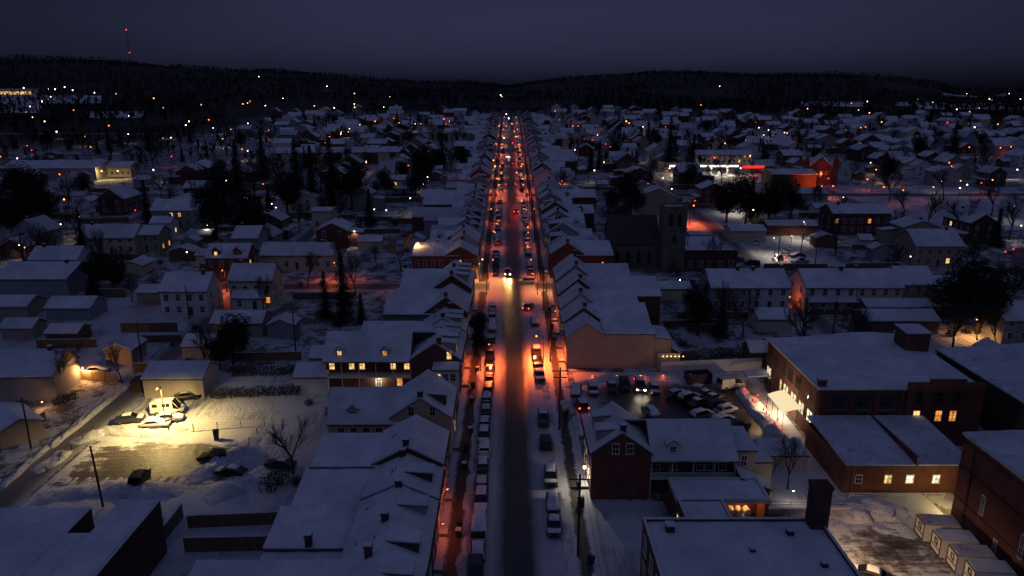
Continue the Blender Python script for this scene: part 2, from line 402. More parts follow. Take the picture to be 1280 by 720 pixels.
        if po:   # two-storey gallery along the yard side
            xa,xb=s*(D+.08),s*(D+L-.05); n=max(3,int(L/2.6)); b=MB(); b.box(xa,xb,a0-po,a0-.01,3.0,3.15); pd=b.build('porch_deck',[M['trim']],root)
            for i in range(n+1):
                xx=xa+(xb-xa)*(i/n)*.995+s*.06; b=MB(); b.box(xx-.06,xx+.06,a0-po+.02,a0-po+.14,-.6,h-.12); b.build('post',[M['trim']],root)
            for i in range(n):
                p0=xa+(xb-xa)*i/n+s*.13; p1=xa+(xb-xa)*(i+1)/n-s*.01; b=MB()
                b.box(p0,p1,a0-po+.04,a0-po+.1,3.95,4.03); b.box(p0,p1,a0-po+.04,a0-po+.1,3.25,3.31)
                m=int(abs(p1-p0)/.22)
                for j in range(m): xx=p0+(p1-p0)*(j+.5)/m; b.box(xx-.025,xx+.025,a0-po+.05,a0-po+.09,3.31,3.95)
                b.build('railing',[M['trim']],root)
    return root
def house(label, x, y, rz, W, D, H=6, rise=2.6, wall='white', ridge='x', chim=1, porch=0, lit=.06, fine=False, name='house', cat='house', win=True, snow='snow', ell=None, litset=('warm','orange','warm'), garage_door=0, hip=False, dorm=0):
    """free-standing house; local x runs along its width, front looks to local -y"""
    root=thing(name,label,cat,(x,y,T(y)),rad(rz)); rnd=random.Random(int(x*17+y*71)); r0=math.hypot(W,D)/2*.85
    occupy(x-r0,x+r0,y-r0,y+r0)
    b=MB()
    if ridge=='x': b.prism([(-D/2,-1.5),(D/2,-1.5),(D/2,H),(0,H+rise),(-D/2,H)],-W/2,W/2,0)
    else: b.prism([(-W/2,-1.5),(W/2,-1.5),(W/2,H),(0,H+rise),(-W/2,H)],-D/2,D/2,1)
    b.build('wall',[M[wall]],root); b=MB(); o=.4; g=.25
    if ridge=='x':
        k=rise/(D/2)
        for q in(-1,1): slope(b,(-W/2-g,q*(D/2+o),H-o*k+.15),(W/2+g,q*(D/2+o),H-o*k+.15),(W/2+g,0,H+rise+.15),(-W/2-g,0,H+rise+.15),fine=fine)
    else:
        k=rise/(W/2)
        for q in(-1,1): slope(b,(q*(W/2+o),-D/2-g,H-o*k+.15),(q*(W/2+o),D/2+g,H-o*k+.15),(0,D/2+g,H+rise+.15),(0,-D/2-g,H+rise+.15),fine=fine)
    b.build('roof',[M['fascia'],M[snow]],root)
    if chim:
        if ridge=='x': chimney(root,rnd.choice((-1,1))*W*.32,rnd.uniform(-.6,.6),H+rise-1.2,H+rise+1.0)
        else: chimney(root,rnd.uniform(-.6,.6),rnd.choice((-1,1))*D*.3,H+rise-1.2,H+rise+1.0)
    pick=lambda: rnd.choice(litset) if rnd.random()<lit else 'glass'
    if win:
        n=max(2,int(W/2.6)); fl=[1.7]+([4.5] if H>4.6 else [])
        for zz in fl:
            for i in range(n):
                xx=-W/2+W*(i+.5)/n
                if zz<2 and i==n//2: door(root,xx,-D/2,.2,0); continue
                window(root,xx,-D/2,zz,.95,1.4,0,pick())
        for zz in fl:
            for i in range(max(1,int(D/4))):
                yy=-D/2+D*(i+.5)/max(1,int(D/4))
                window(root,W/2,yy,zz,.9,1.4,90,pick()); window(root,-W/2,yy,zz,.9,1.4,270,pick())
        if ridge=='y': window(root,0,-D/2,H+rise*.35,.8,1.1,0,pick())
    for i in range(dorm):   # gabled dormers on the front slope
        xx=-W/2+W*(i+.5)/dorm; k=rise/(D/2); yb=-D/2+.5; zb=H+.2; zt=zb+1.6; q_=1.0
        b=MB(); b.prism([(xx-q_,zb-.3),(xx+q_,zb-.3),(xx+q_,zt),(xx,zt+1.0),(xx-q_,zt)],yb,yb+3.4,1); dm=b.build('dormer',[M[wall]],root)
        b=MB()
        for q in(-1,1): slope(b,(xx+q*(q_+.2),yb-.2,zt-.15),(xx+q*(q_+.2),yb+3.4,zt-.15),(xx,yb+3.4,zt+1.12),(xx,yb-.2,zt+1.12),.08,.15,fine=False)
        b.build('dormer_roof',[M['fascia'],M[snow]],dm); window(dm,xx,yb,zb+.8,.8,1.1,0,pick())
    if garage_door:
        for i in range(garage_door):
            xx=-W/2+W*(i+.5)/garage_door; b=MB(); w=min(2.6,W/garage_door-.5)
            b.box(xx-w/2,xx+w/2,-D/2-.05,-D/2+.02,0,2.1)
            for j in range(1,4): b.box(xx-w/2+.1,xx+w/2-.1,-D/2-.07,-D/2-.05,.52*j-.36,.52*j-.08)
            b.build('garage_door',[M['trim']],root)
    if porch:
        b=MB(); b.box(-W/2+.2,W/2-.2,-D/2-2.0,-D/2-.01,.1,.3); b.build('porch_deck',[M['wood']],root)
        b=MB(); slope(b,(-W/2,-D/2-2.2,2.6),(W/2,-D/2-2.2,2.6),(W/2,-D/2-.02,3.15),(-W/2,-D/2-.02,3.15),.12,.16,fine=fine); b.build('porch_roof',[M['fascia'],M[snow]],root)
        for i in range(4):
            xx=-W/2+.35+(W-.7)*i/3; b=MB(); b.box(xx-.06,xx+.06,-D/2-1.98,-D/2-1.86,.3,2.5); b.build('post',[M['trim']],root)
    if ell:
        L,w2,h2=ell; b=MB(); b.prism([(-w2/2+W*.1,-1.5),(w2/2+W*.1,-1.5),(w2/2+W*.1,h2),(-w2/2+W*.1,h2)],D/2-.02,D/2+L,1); e=b.build('rear_wing',[M[wall]],root)
        b=MB(); slope(b,(-w2/2+W*.1-.2,D/2+L+.2,h2+.12),(w2/2+W*.1+.2,D/2+L+.2,h2+.12),(w2/2+W*.1+.2,D/2+.05,h2+.7),(-w2/2+W*.1-.2,D/2+.05,h2+.7),fine=fine); b.build('wing_roof',[M['fascia'],M[snow]],e)
    return root
def flat_block(root, x0,x1,y0,y1,H,wall,par=.5,snow='snow',part='wall',z0=-1.2,fine=True):
    b=MB(); b.box(x0,x1,y0,y1,z0,H); w=b.build(part,[M[wall]],root); t=.3
    b=MB()
    b.box(x0-.05,x1+.05,y0-.05,y0+t,H+.003,H+par); b.box(x0-.05,x1+.05,y1-t,y1+.05,H+.003,H+par)
    b.box(x0-.05,x0+t,y0+t+.002,y1-t-.002,H+.003,H+par); b.box(x1-t,x1+.05,y0+t+.002,y1-t-.002,H+.003,H+par)
    b.build('parapet',[M[wall]],root)
    b=MB()
    nx=max(2,int((x1-x0)/1.5)); ny=max(2,int((y1-y0)/1.5)); P=[]
    for j in range(ny):
        P.append([(x0+t+(x1-x0-2*t)*i/(nx-1),y0+t+(y1-y0-2*t)*j/(ny-1),H+.22+.07*noise.noise((i*.6,j*.6,H))) for i in range(nx)])
    b.grid(P,nx,ny); b.build('roof',[M[snow]],root,smooth=True)
    b=MB(); c=.1
    b.box(x0-.02,x1+.02,y1-t+.02,y1+.02,H+par+.003,H+par+c); b.box(x0-.02,x0+t-.02,y0,y1-t,H+par+.003,H+par+c); b.box(x1-t+.02,x1+.02,y0,y1-t,H+par+.003,H+par+c)
    b.build('coping_snow',[M[snow]],root)
    return w
exec_order=[]
# ------------------------------------------------------------------ vehicles (local +y is forward, origin on the ground)
_car={}
def loft(b, st, m=0, cap=True):
    """st: list of (y, [(x,z)...]) cross-sections with equal counts"""
    n=len(st[0][1]); i0=len(b.v)
    for y,sec in st: b.v += [(x,y,z) for x,z in sec]
    for j in range(len(st)-1):
        for k in range(n):
            l=(k+1)%n; b.f.append((i0+j*n+k,i0+j*n+l,i0+(j+1)*n+l,i0+(j+1)*n+k)); b.m.append(m)
    if cap:
        b.f.append(tuple(i0+k for k in range(n))); b.m.append(m)
        b.f.append(tuple(i0+(len(st)-1)*n+k for k in reversed(range(n)))); b.m.append(m)
def hull_sec(w,z0,z1): return [(-w*.9,z0),(w*.9,z0),(w,z0+.15),(w,z0+(z1-z0)*.65),(w*.9,z1),(-w*.9,z1),(-w,z0+(z1-z0)*.65),(-w,z0+.15)]
SHAPES={
 'sedan':dict(hull=[(-2.28,.40,.78,.70),(-2.2,.28,.92,.84),(-1.3,.22,.98,.90),(.9,.22,.96,.90),(1.9,.25,.84,.86),(2.25,.35,.70,.72)],
   cab=[(-1.75,.95,.80),(-1.0,1.42,.66),(.15,1.45,.66),(1.05,.95,.80)],wheel=(-1.38,1.38,.32)),
 'suv':dict(hull=[(-2.30,.45,.95,.78),(-2.25,.32,1.08,.90),(-1.3,.27,1.10,.94),(.9,.27,1.08,.94),(1.95,.30,.98,.90),(2.28,.42,.80,.78)],
   cab=[(-2.2,1.06,.84),(-1.95,1.70,.70),(.2,1.74,.70),(1.15,1.07,.84)],wheel=(-1.42,1.42,.37)),
 'pickup':dict(hull=[(-2.7,.5,1.0,.85),(-2.68,.35,1.05,.94),(-.9,.3,1.05,.96),(1.0,.3,1.12,.96),(2.2,.35,1.02,.92),(2.6,.45,.85,.8)],
   cab=[(-.85,1.04,.86),(-.7,1.78,.72),(.6,1.80,.72),(1.25,1.1,.86)],wheel=(-1.7,1.7,.39)),
 'camper':dict(hull=[(-2.75,.45,1.1,.9),(-2.7,.35,1.15,.98),(1.3,.35,1.15,.98),(2.2,.38,1.10,.95),(2.6,.45,.95,.82)],
   cab=[(-2.68,1.12,.96),(-2.6,2.45,.88),(.9,2.48,.88),(1.95,1.12,.92)],wheel=(-1.7,1.75,.37)),
 'van':dict(hull=[(-2.55,.45,1.1,.85),(-2.5,.35,1.15,.96),(1.3,.35,1.15,.96),(2.1,.38,1.10,.93),(2.5,.45,.95,.80)],
   cab=[(-2.48,1.12,.94),(-2.4,2.15,.86),(1.0,2.18,.86),(1.95,1.12,.9)],wheel=(-1.6,1.65,.36)),
}
def make_car(kind, paint, snowy, lights='off'):
    key=(kind,paint,snowy,lights)
    if key in _car: return _car[key]
    S=SHAPES[kind]; parts=[]; pm=M['car_'+paint]
    b=MB(); loft(b,[(y,hull_sec(w,z0,z1)) for y,z0,z1,w in S['hull']])
    c=S['cab']   # roof panel
    b.face([(-c[1][2],c[1][0],c[1][1]),(c[1][2],c[1][0],c[1][1]),(c[2][2],c[2][0],c[2][1]),(-c[2][2],c[2][0],c[2][1])])
    e=.035
    for i in range(3):  # pillars
        for q in(-1,1): b.tube((q*(c[i][2]+.005),c[i][0],c[i][1]),(q*(c[i+1][2]+.005),c[i+1][0],c[i+1][1]),e,e,4)
    if kind=='van':
        for q in(-1,1): b.hexa([(q*.945,-2.47,1.13),(q*.945,.3,1.13),(q*.955,.3,1.13),(q*.955,-2.47,1.13)],[(q*.865,-2.4,2.14),(q*.865,.1,2.14),(q*.875,.1,2.14),(q*.875,-2.4,2.14)])
    if kind=='camper':
        for q in(-1,1): b.hexa([(q*.965,-2.67,1.13),(q*.965,1.0,1.13),(q*.975,1.0,1.13),(q*.975,-2.67,1.13)],[(q*.885,-2.6,2.44),(q*.885,.85,2.44),(q*.895,.85,2.44),(q*.895,-2.6,2.44)])
    parts.append(('body',b.mesh('body',[pm],False)))
    if kind=='camper':
        for q in(-1,1):
            for y0_,y1_ in((-2.3,-1.5),(-.75,-.2),(-.1,.5)):
                b=MB(); b.hexa([(q*.955,y0_,1.55),(q*.955,y1_,1.55),(q*.972,y1_,1.55),(q*.972,y0_,1.55)],[(q*.918,y0_,2.1),(q*.918,y1_,2.1),(q*.935,y1_,2.1),(q*.935,y0_,2.1)]); parts.append(('side_window',b.mesh('side_window',[M['cglass']])))
    b=MB(); loft(b,[(y,[(-w,c[0][1]-.05 if i in(0,3) else .9),(w,c[0][1]-.05 if i in(0,3) else .9),(w,z-.012),(-w,z-.012)]) for i,(y,z,w) in enumerate(c)])
    parts.append(('windscreen',b.mesh('windscreen',[M['cglass']])))
    if ('wheel',S['wheel'][2]) not in _car:
        r=S['wheel'][2]; b=MB(); b.tube((-.11,0,0),(.11,0,0),r,r,14); d=MB(); d.tube((-.118,0,0),(.118,0,0),r*.6,r*.6,10)
        _car[('wheel',r)]=(b.mesh('wheel',[M['tyre']]),d.mesh('rim',[M['rim']]))
    y0,y1=S['hull'][0][0],S['hull'][-1][0]; zz=S['hull'][1][2]
    b=MB(); b.box(-.14,.14,-.03,.05,-.07,.07); hl=b.mesh('headlight',[M['head_on' if lights=='on' else 'lamp_off']])
    b=MB(); b.box(-.11,.11,-.05,.03,-.09,.09); tl=b.mesh('taillight',[M['tail_on' if lights in('on','brake') else 'tail_off']])
    sn=None
    if snowy:
        b=MB(); h={1:.05,2:.16,3:.3}[snowy]
        prof=[(y,z) for y,_,z,w in S['hull']]
        def top(y):
            for (a,za,wa),(bq,zb,wb) in zip(c,c[1:]):
                if a<=y<=bq: t=(y-a)/(bq-a); return za+(zb-za)*t, wa+(wb-wa)*t
            for (a,_,za,wa),(bq,_,zb,wb) in zip(S['hull'],S['hull'][1:]):
                if a<=y<=bq: t=(y-a)/(bq-a); return za+(zb-za)*t, .92*(wa+(wb-wa)*t)
            return .7,.6
        ya,yb=(c[1][0]-.05,c[2][0]+.02) if snowy==1 else ((y0+.12,y1-.12) if snowy==3 else (c[1][0]-.25,c[2][0]+.1))
        def blanket(ya,yb,h):
            n=14; m=7; P=[]; Q=[]
            for j in range(n):
                y=ya+(yb-ya)*j/(n-1); z,w=top(y); row=[]; low=[]
                for i in range(m):
                    u=-1+2*i/(m-1); f=(1-abs(u)**4)*(1-abs(2*j/(n-1)-1)**6)
                    q=noise.noise((u*1.5,y*1.3,snowy*3.1+len(kind)))
                    row.append((u*w*1.02,y,z+.012+h*f*(1+.4*q)))
                P.append(row)
            b.grid(P,m,n)
        blanket(ya,yb,h)
        sn=b.mesh('snow_cover',[M['snow']],True)
        if snowy==2: b=MB(); blanket(c[3][0]+.1,y1-.25,h*.6); parts.append(('bonnet_snow',b.mesh('bonnet_snow',[M['snow']],True)))
    _car[key]=(parts,_car[('wheel',S['wheel'][2])],hl,tl,sn,S)
    return _car[key]
VN={'sedan':'sedan','suv':'sport utility vehicle','pickup':'pickup truck','van':'van','camper':'camper van'}
def car(label, x, y, rz, kind='sedan', paint='black', snowy=2, lights='off', group='parked cars', name='parked_car', z=None):
    parts,wh,hl,tl,sn,S=make_car(kind,paint,snowy,lights)
    root=thing(name,label,VN[kind] if kind!='suv' else 'car',(x,y,(T(y) if z is None else z)+.06),rad(rz),group)
    bd=None
    for n,me in parts:
        o=link(n,me,root)
    wy0,wy1,r=S['wheel']; hw=S['hull'][2][3]-.1
    for yy in(wy0,wy1):
        for q in(-1,1): w=link('wheel',wh[0],root,(q*hw,yy,r)); link('rim',wh[1],w)
    y0,y1=S['hull'][0][0],S['hull'][-1][0]; zf=(S['hull'][-1][1]+S['hull'][-1][2])/2+.1; zr=S['hull'][1][2]-.2
    for q in(-1,1):
        link('headlight',hl,root,(q*S['hull'][-1][3]*.85,y1-.03,zf)); link('taillight',tl,root,(q*S['hull'][1][3]*.88,y0-.0,zr))
    if sn: link('snow_cover',sn,root)
    occupy(x-1.2,x+1.2,y-1.2,y+1.2)
    return root
# ------------------------------------------------------------------ trees
def grow(seed, h, spread=.55, levels=5, r0=.22, up=.25, splits=(3,3,3,3,2)):
    rnd=random.Random(seed); tr=MB(); cr=MB()
    def seg(p,d,L,r,lv):
        b = tr if lv<=1 else cr
        n=3 if lv<2 else 2; q=p; dd=d
        for i in range(n):
            dd=(dd+Vector((rnd.uniform(-1,1),rnd.uniform(-1,1),rnd.uniform(-.3,.8)))*.16).normalized()
            q2=q+dd*(L/n); b.tube(q,q2,r*(1-.5*i/n),r*(1-.5*(i+1)/n),6 if lv<2 else 3); q=q2
            if lv<levels and lv>0 and i<n-1:
                child(q,dd,L*.6,r*.5,lv+1)
        if lv<levels:
            for k in range(splits[min(lv,len(splits)-1)]): child(q,dd,L*rnd.uniform(.62,.82),r*.62,lv+1)
    def child(q,d,L,r,lv):
        a=rnd.uniform(0,6.283); o=d.orthogonal().normalized(); o=Matrix.Rotation(a,3,d)@o
        nd_=(d+o*rnd.uniform(.45,1.0)*spread*1.5+Vector((0,0,up))).normalized()
        seg(q,nd_,L,max(r,.014),lv)
    seg(Vector((0,0,-.5)),Vector((0,0,1)),h*.34,r0,0)
    return tr.mesh('trunk',[M['bark']]),cr.mesh('crown',[M['twig']])
BARE=[grow(s,h,sp_,5,r) for s,h,sp_,r in((3,9.5,.55,.20),(8,11,.5,.24),(21,8,.65,.18))]
BIGBARE=[grow(s,14,.6,5,.34) for s in(5,14)]
SAPL=[grow(s,5.0,.4,4,.09,.4) for s in(31,36)]
def make_conifer(seed,h,r,mat='needle'):
    rnd=random.Random(seed); t=MB(); t.tube((0,0,-.5),(0,0,h*.96),.22*h/12,.03,7); c=MB()
    z=h*.10
    while z<h*.985:
        f=1-(z/h); rr=r*(f**.8)*(.85+.3*rnd.random()); n=int(5+9*f)
        for k in range(n):
            a=6.283*(k+rnd.random()*.8)/n; L=rr*rnd.uniform(.65,1.12); ca,sa=math.cos(a),math.sin(a); m=max(2,int(L/.42))
            for j in range(m):
                s=(j+.6)/m; px,py=ca*L*s,sa*L*s; pz=z-L*s*.38+.1*rnd.random()
                w=.30*(1.15-s*.6); 
                for q in range(5):
                    ox,oy,oz=rnd.uniform(-.3,.3),rnd.uniform(-.3,.3),rnd.uniform(-.22,.2)
                    da=a+rnd.uniform(-1,1); dx,dy=math.cos(da)*w,math.sin(da)*w; ex,ey=-math.sin(da)*w*.4,math.cos(da)*w*.4
                    x,y,zq=px+ox,py+oy,pz+oz
                    c.face([(x-dx*.5-ex,y-dy*.5-ey,zq+.05),(x-dx*.5+ex,y-dy*.5+ey,zq+.08),(x+dx,y+dy,zq-.3*w-.12)])
        z+=h*.03+.12*rnd.random()
    return t.mesh('trunk',[M['bark']]),c.mesh('crown',[M[mat]])
CONI=[make_conifer(1,13,3.2),make_conifer(2,15,3.6),make_conifer(3,10,2.6)]
def leafball(c,rnd,cx,cy,cz,rx,ry,rz,n,s,holes=.35):
    for _ in range(n):
        while True:
            x,y,z=rnd.uniform(-1,1),rnd.uniform(-1,1),rnd.uniform(-1,1); d=x*x+y*y+z*z
            if .12<d<1 : break
        if noise.noise((x*2.3+cx,y*2.3+cy,z*2.3+cz))<-holes*.5 and rnd.random()<.85: continue
        p=Vector((cx+x*rx,cy+y*ry,cz+z*rz)); a=Vector((rnd.gauss(0,1),rnd.gauss(0,1),rnd.gauss(0,.6))).normalized()*s*rnd.uniform(.6,1.2); b=a.orthogonal().normalized()*s*rnd.uniform(.35,.7); b=Matrix.Rotation(rnd.uniform(0,6.28),3,a.normalized())@b
        c.face([p-a-b*.4,p+b,p+a-b*.3])
def make_broad(seed,h,r):
    rnd=random.Random(seed); t=MB(); t.tube((0,0,-.5),(0,0,h*.5),.3,.16,7); c=MB()
    for k in range(11):
        a=rnd.uniform(0,6.28); q=rnd.uniform(.1,.62)*r; z=h*rnd.uniform(.36,.82); k2=1-.5*abs(z/h-.5)
        cx,cy=math.cos(a)*q*k2,math.sin(a)*q*k2; t.tube((0,0,h*.3),(cx,cy,z),.1,.03,5)
        leafball(c,rnd,cx,cy,z,r*.46,r*.46,h*.17,620,.25,.6)
    leafball(c,rnd,0,0,h*.84,r*.4,r*.4,h*.17,480,.25,.6)
    return t.mesh('trunk',[M['bark']]),c.mesh('crown',[M['needle2']])
BROAD=[make_broad(4,10,4.2),make_broad(9,12,5.0)]
def make_bush(seed,h,r):
    rnd=random.Random(seed); c=MB(); t=MB()
    for k in range(5):
        a=k*1.256; t.tube((0,0,-.3),(math.cos(a)*r*.5,math.sin(a)*r*.5,h*.7),.04,.01,4); leafball(c,rnd,math.cos(a)*r*.4,math.sin(a)*r*.4,h*.5,r*.6,r*.6,h*.5,80,.16)
    return t.mesh('stem',[M['bark']]),c.mesh('foliage',[M['hedge']])
BUSH=[make_bush(2,1.3,1.0),make_bush(6,2.0,1.3)]
_tc={}
def tree(kind, x, y, s=1.0, label=None, group=None, name=None, seed=0, cat='tree', sz=1.0):
    pool={'bare':BARE,'bigbare':BIGBARE,'sapling':SAPL,'conifer':CONI,'broad':BROAD,'bush':BUSH}[kind]
    me=pool[seed%len(pool)]; nm=name or {'bare':'bare_tree','bigbare':'bare_tree','sapling':'bare_tree','conifer':'conifer_tree','broad':'evergreen_tree','bush':'shrub'}[kind]
    root=thing(nm,label,cat if kind!='bush' else 'shrub',(x,y,T(y)),R.uniform(0,6.28),group); root.scale=(s,s,s*sz)
    link('trunk' if kind!='bush' else 'stem',me[0],root); link('crown' if kind!='bush' else 'foliage',me[1],root)
    return root
# ------------------------------------------------------------------ street furniture
def utility_pole(label, x, y, h=11, arms=((.6,2.6),(1.7,2.2)), rz=0, box=False, lamp=None, lean=0):
    root=thing('utility_pole',label,'utility pole',(x,y,T(y)),rad(rz),'wooden utility poles')
    b=MB(); b.tube((0,0,-1),(lean,0,h),.17,.11,9); b.build('pole',[M['polewood']],root)
    for (dz,w) in arms:
        b=MB(); b.box(-w/2,w/2,-.16,-.05,h-dz-.06,h-dz+.06); c=b.build('crossarm',[M['polewood']],root)
        for i in range(4):
            xx=-w/2+.12+(w-.24)*i/3; d=MB(); d.tube((xx,-.1,h-dz+.06),(xx,-.1,h-dz+.26),.045,.03,6); d.build('insulator',[M['steel']],c)
    if box: b=MB(); b.tube((.36,0,h-4.2),(.36,0,h-3.1),.24,.24,10); b.box(.1,.2,-.06,.06,h-3.9,h-3.4); b.build('transformer',[M['metal']],root)
    return root
def cable(label,p,q,sag=.9,r=.022,group='overhead cables along the poles'):
    b=MB(); n=9; p=Vector(p); q=Vector(q); pts=[p.lerp(q,i/n)-Vector((0,0,sag*4*(i/n)*(1-i/n))) for i in range(n+1)]
    for a,c in zip(pts,pts[1:]): b.tube(a,c,r,r,4)
    return tag(b.build('overhead_cable',[M['metal']]),label,'cable',group)
_lampm={}
def street_lamp(label, x, y, h=7.5, col='sodium', power=900, arm=1.2, rz=0, mat='metal', r=.12, group='street lamps', bulb_r=.16, z=None, light=True, spot=150):
    root=thing('street_lamp',label,'street lamp',(x,y,T(y) if z is None else z),rad(rz),group)
    k=(round(h,1),round(arm,2),mat)
    if k not in _lampm:
        b=MB(); b.tube((0,0,-.5),(0,0,h),.09,.06,8); b.tube((0,0,0),(0,0,.6),.15,.14,8)
        c=MB(); c.tube((0,0,h-.08),(arm*.5,0,h+.12),.04,.035,6); c.tube((arm*.5,0,h+.12),(arm,0,h+.12),.035,.035,6)
        d=MB(); d.hexa([(arm-.2,-.14,h+.06),(arm+.42,-.11,h+.06),(arm+.42,.11,h+.06),(arm-.2,.14,h+.06)],[(arm-.15,-.08,h+.2),(arm+.35,-.06,h+.18),(arm+.35,.06,h+.18),(arm-.15,.08,h+.2)])
        _lampm[k]=(b.mesh('pole',[M[mat]]),c.mesh('arm',[M[mat]]),d.mesh('lamp_head',[M[mat]]))
    m=_lampm[k]; link('pole',m[0],root); link('arm',m[1],root); hd=link('lamp_head',m[2],root)
    link('bulb',bulb_mesh(bulb_r,EM[{'yellow':'amber'}.get(col,col)]),hd,(arm+.1,0,h-.0))
    if light: lamp_light(root,(arm+.1,0,h-.35),COLR[col],power,r,spot)
    return root
def wall_lamp(label,x,y,z,dx,dy,col='sodium',power=120,bulb_r=.11,group='lit lamps on house walls',spot=None):
    """lantern on a bracket; (dx,dy) points away from the wall"""
    root=thing('wall_lamp',label,'wall lamp',(x,y,z),0,group)
    b=MB(); b.box(-.05-abs(dx)*.0,.05,-.05,.05,-.12,.12); b.tube((0,0,.05),(dx*.3,dy*.3,.12),.02,.02,5); b.build('bracket',[M['metal']],root)
    b=MB(); b.tube((dx*.3,dy*.3,.06),(dx*.3,dy*.3,.13),.17,.04,8); b.build('shade',[M['metal']],root)
    link('bulb',bulb_mesh(bulb_r,EM[{'yellow':'amber'}.get(col,col)]),root,(dx*.3,dy*.3,-.04))
    l=lamp_light(root,(dx*.5,dy*.5,-.25),COLR[col],power,.1,spot and spot[0])
    if spot: l.rotation_euler=(rad(spot[1]),0,rad(spot[2]))
    return root
def fence(label,p,q,h=1.8,kind='board',mat='palewood',step=2.4,group='fences between the yards',name='fence'):
    p=Vector(p); q=Vector(q); L=(q-p).length; n=max(1,int(L/step)); ang=math.atan2(q.y-p.y,q.x-p.x)
    root=thing(name,label,'fence',(p.x,p.y,T(p.y)),ang,group)
    zz=lambda t: T(p.y+(q.y-p.y)*t)-T(p.y)
    for i in range(n+1):
        x=L*i/n; z=zz(i/n); b=MB(); w=.06 if kind!='rail' else .05; b.box(x-w,x+w,-w,w,z-.5,z+h+.05); b.build('post',[M[mat]],root)
    for i in range(n):
        a,c=L*i/n+.07,L*(i+1)/n-.07; z0,z1=zz(i/n),zz((i+1)/n); b=MB()
        def bar(u,v,lo,hi,t=.025):
            e0=z0+(z1-z0)*(u-a)/(c-a); e1=z0+(z1-z0)*(v-a)/(c-a)
            b.hexa([(u,-t,e0+lo),(v,-t,e1+lo),(v,t,e1+lo),(u,t,e0+lo)],[(u,-t,e0+hi),(v,-t,e1+hi),(v,t,e1+hi),(u,t,e0+hi)])
        if kind=='board':
            m=max(4,int((c-a)/.3))
            for j in range(m): bar(a+(c-a)*j/m+.008,a+(c-a)*(j+1)/m-.008,.05,h-.04*R.random(),.02)
        elif kind=='slab': bar(a,c,.05,h)
        elif kind=='rail':
            for f in(.25,.6,.95): bar(a,c,h*f-.04,h*f+.04)
        elif kind=='wire':
            for f in(.05,.35,.65,.95): bar(a,c,h*f-.012,h*f+.012,.012)
            m=int((c-a)/.5)
            for j in range(m): u=a+(c-a)*j/m; b.tube((u,0,z0+.05),(u+.5,0,z0+h),.008,.008,3); b.tube((u+.5,0,z0+.05),(u,0,z0+h),.008,.008,3)
        b.build('panel',[M[mat]],root)
    if kind in('board','slab'):
        b=MB(); b.hexa([(0,-.07,zz(0)+h+.053),(L,-.07,zz(1)+h+.053),(L,.07,zz(1)+h+.053),(0,.07,zz(0)+h+.053)],[(0,-.05,zz(0)+h+.13),(L,-.05,zz(1)+h+.13),(L,.05,zz(1)+h+.13),(0,.05,zz(0)+h+.13)]); b.build('snow_cap',[M['snow']],root)
    return root
def hedge(label,p,q,h=1.6,w=1.2,name='hedge'):
    p=Vector((*p[:2],0)); q=Vector((*q[:2],0)); L=(q-p).length; rnd=random.Random(int(L*97+p.x*13)); ang=math.atan2(q.y-p.y,q.x-p.x)
    c=MB(); n=int(L*150)
    for _ in range(n):
        x=rnd.uniform(0,L); pt=Vector((x,rnd.uniform(-w/2,w/2),rnd.uniform(.05,h*(1+.25*noise.noise((x*.8,p.x,0)))))); a=Vector((rnd.gauss(0,1),rnd.gauss(0,1),rnd.gauss(0,1))).normalized()*.12; b=a.orthogonal()*.6
        c.face([pt-a-b,pt+b,pt+a-b])
    o=c.build(name,[M['hedge']],None,(p.x,p.y,T((p.y+q.y)/2)),ang); return tag(o,label,'hedge','dark hedges in the yards')
def bank(name,pts,w,h,mat='bank',kind='stuff',seed=0,step=.6):
    """an uneven ridge of ploughed snow along a polyline"""
    P=[Vector((*p,0)) for p in pts]; S=[]
    for a,b in zip(P,P[1:]):
        n=max(1,int((b-a).length/step))
        for i in range(n): S.append((a.lerp(b,i/n),(b-a).normalized()))
    S.append((P[-1],(P[-1]-P[-2]).normalized())); m=11; G=[]
    for i,(p,d) in enumerate(S):
        nx,ny=-d.y,d.x; row=[]; e=min(1,min(i,len(S)-1-i)*step/ (w*.6)+.05)
        for j in range(m):
            u=-1+2*j/(m-1); q=noise.noise((p.x*.35+u,p.y*.35,seed+.5)); q2=noise.noise((p.x*1.3+u*2,p.y*1.3,seed+9.5)); q3=noise.noise((p.x*3+u*5,p.y*3,seed+4.5))
            ww=w/2*(1+.35*q); z=h*e*(max(0,1-u*u)**.8)*(.8+.6*q+.45*q2+.22*q3)
            x,y=p.x+nx*u*ww,p.y+ny*u*ww; row.append((x,y,T(y)+z-.05*(abs(u)>.99)-.06))
        G.append(row)
    b=MB(); b.grid(G,m,len(G)); return setting(b.build(name,[M[mat]],smooth=True),kind)
def sheet(name,x0,x1,y0,y1,mat,off,step=2.0,kind='structure',skew=0):
    b=MB(); ny=max(2,int((y1-y0)/step)+1); nx=max(2,min(60,int((x1-x0)/6)+1)); cy=(y0+y1)/2; cx=(x0+x1)/2; P=[]
    for j in range(ny):
        y=y0+(y1-y0)*j/(ny-1); P.append([(x0+(x1-x0)*i/(nx-1)-cx+skew*(y-cy),y-cy,T(y)+off) for i in range(nx)])
    b.grid(P,nx,ny); return setting(b.build(name,[mat],None,(cx,cy,0)),kind)
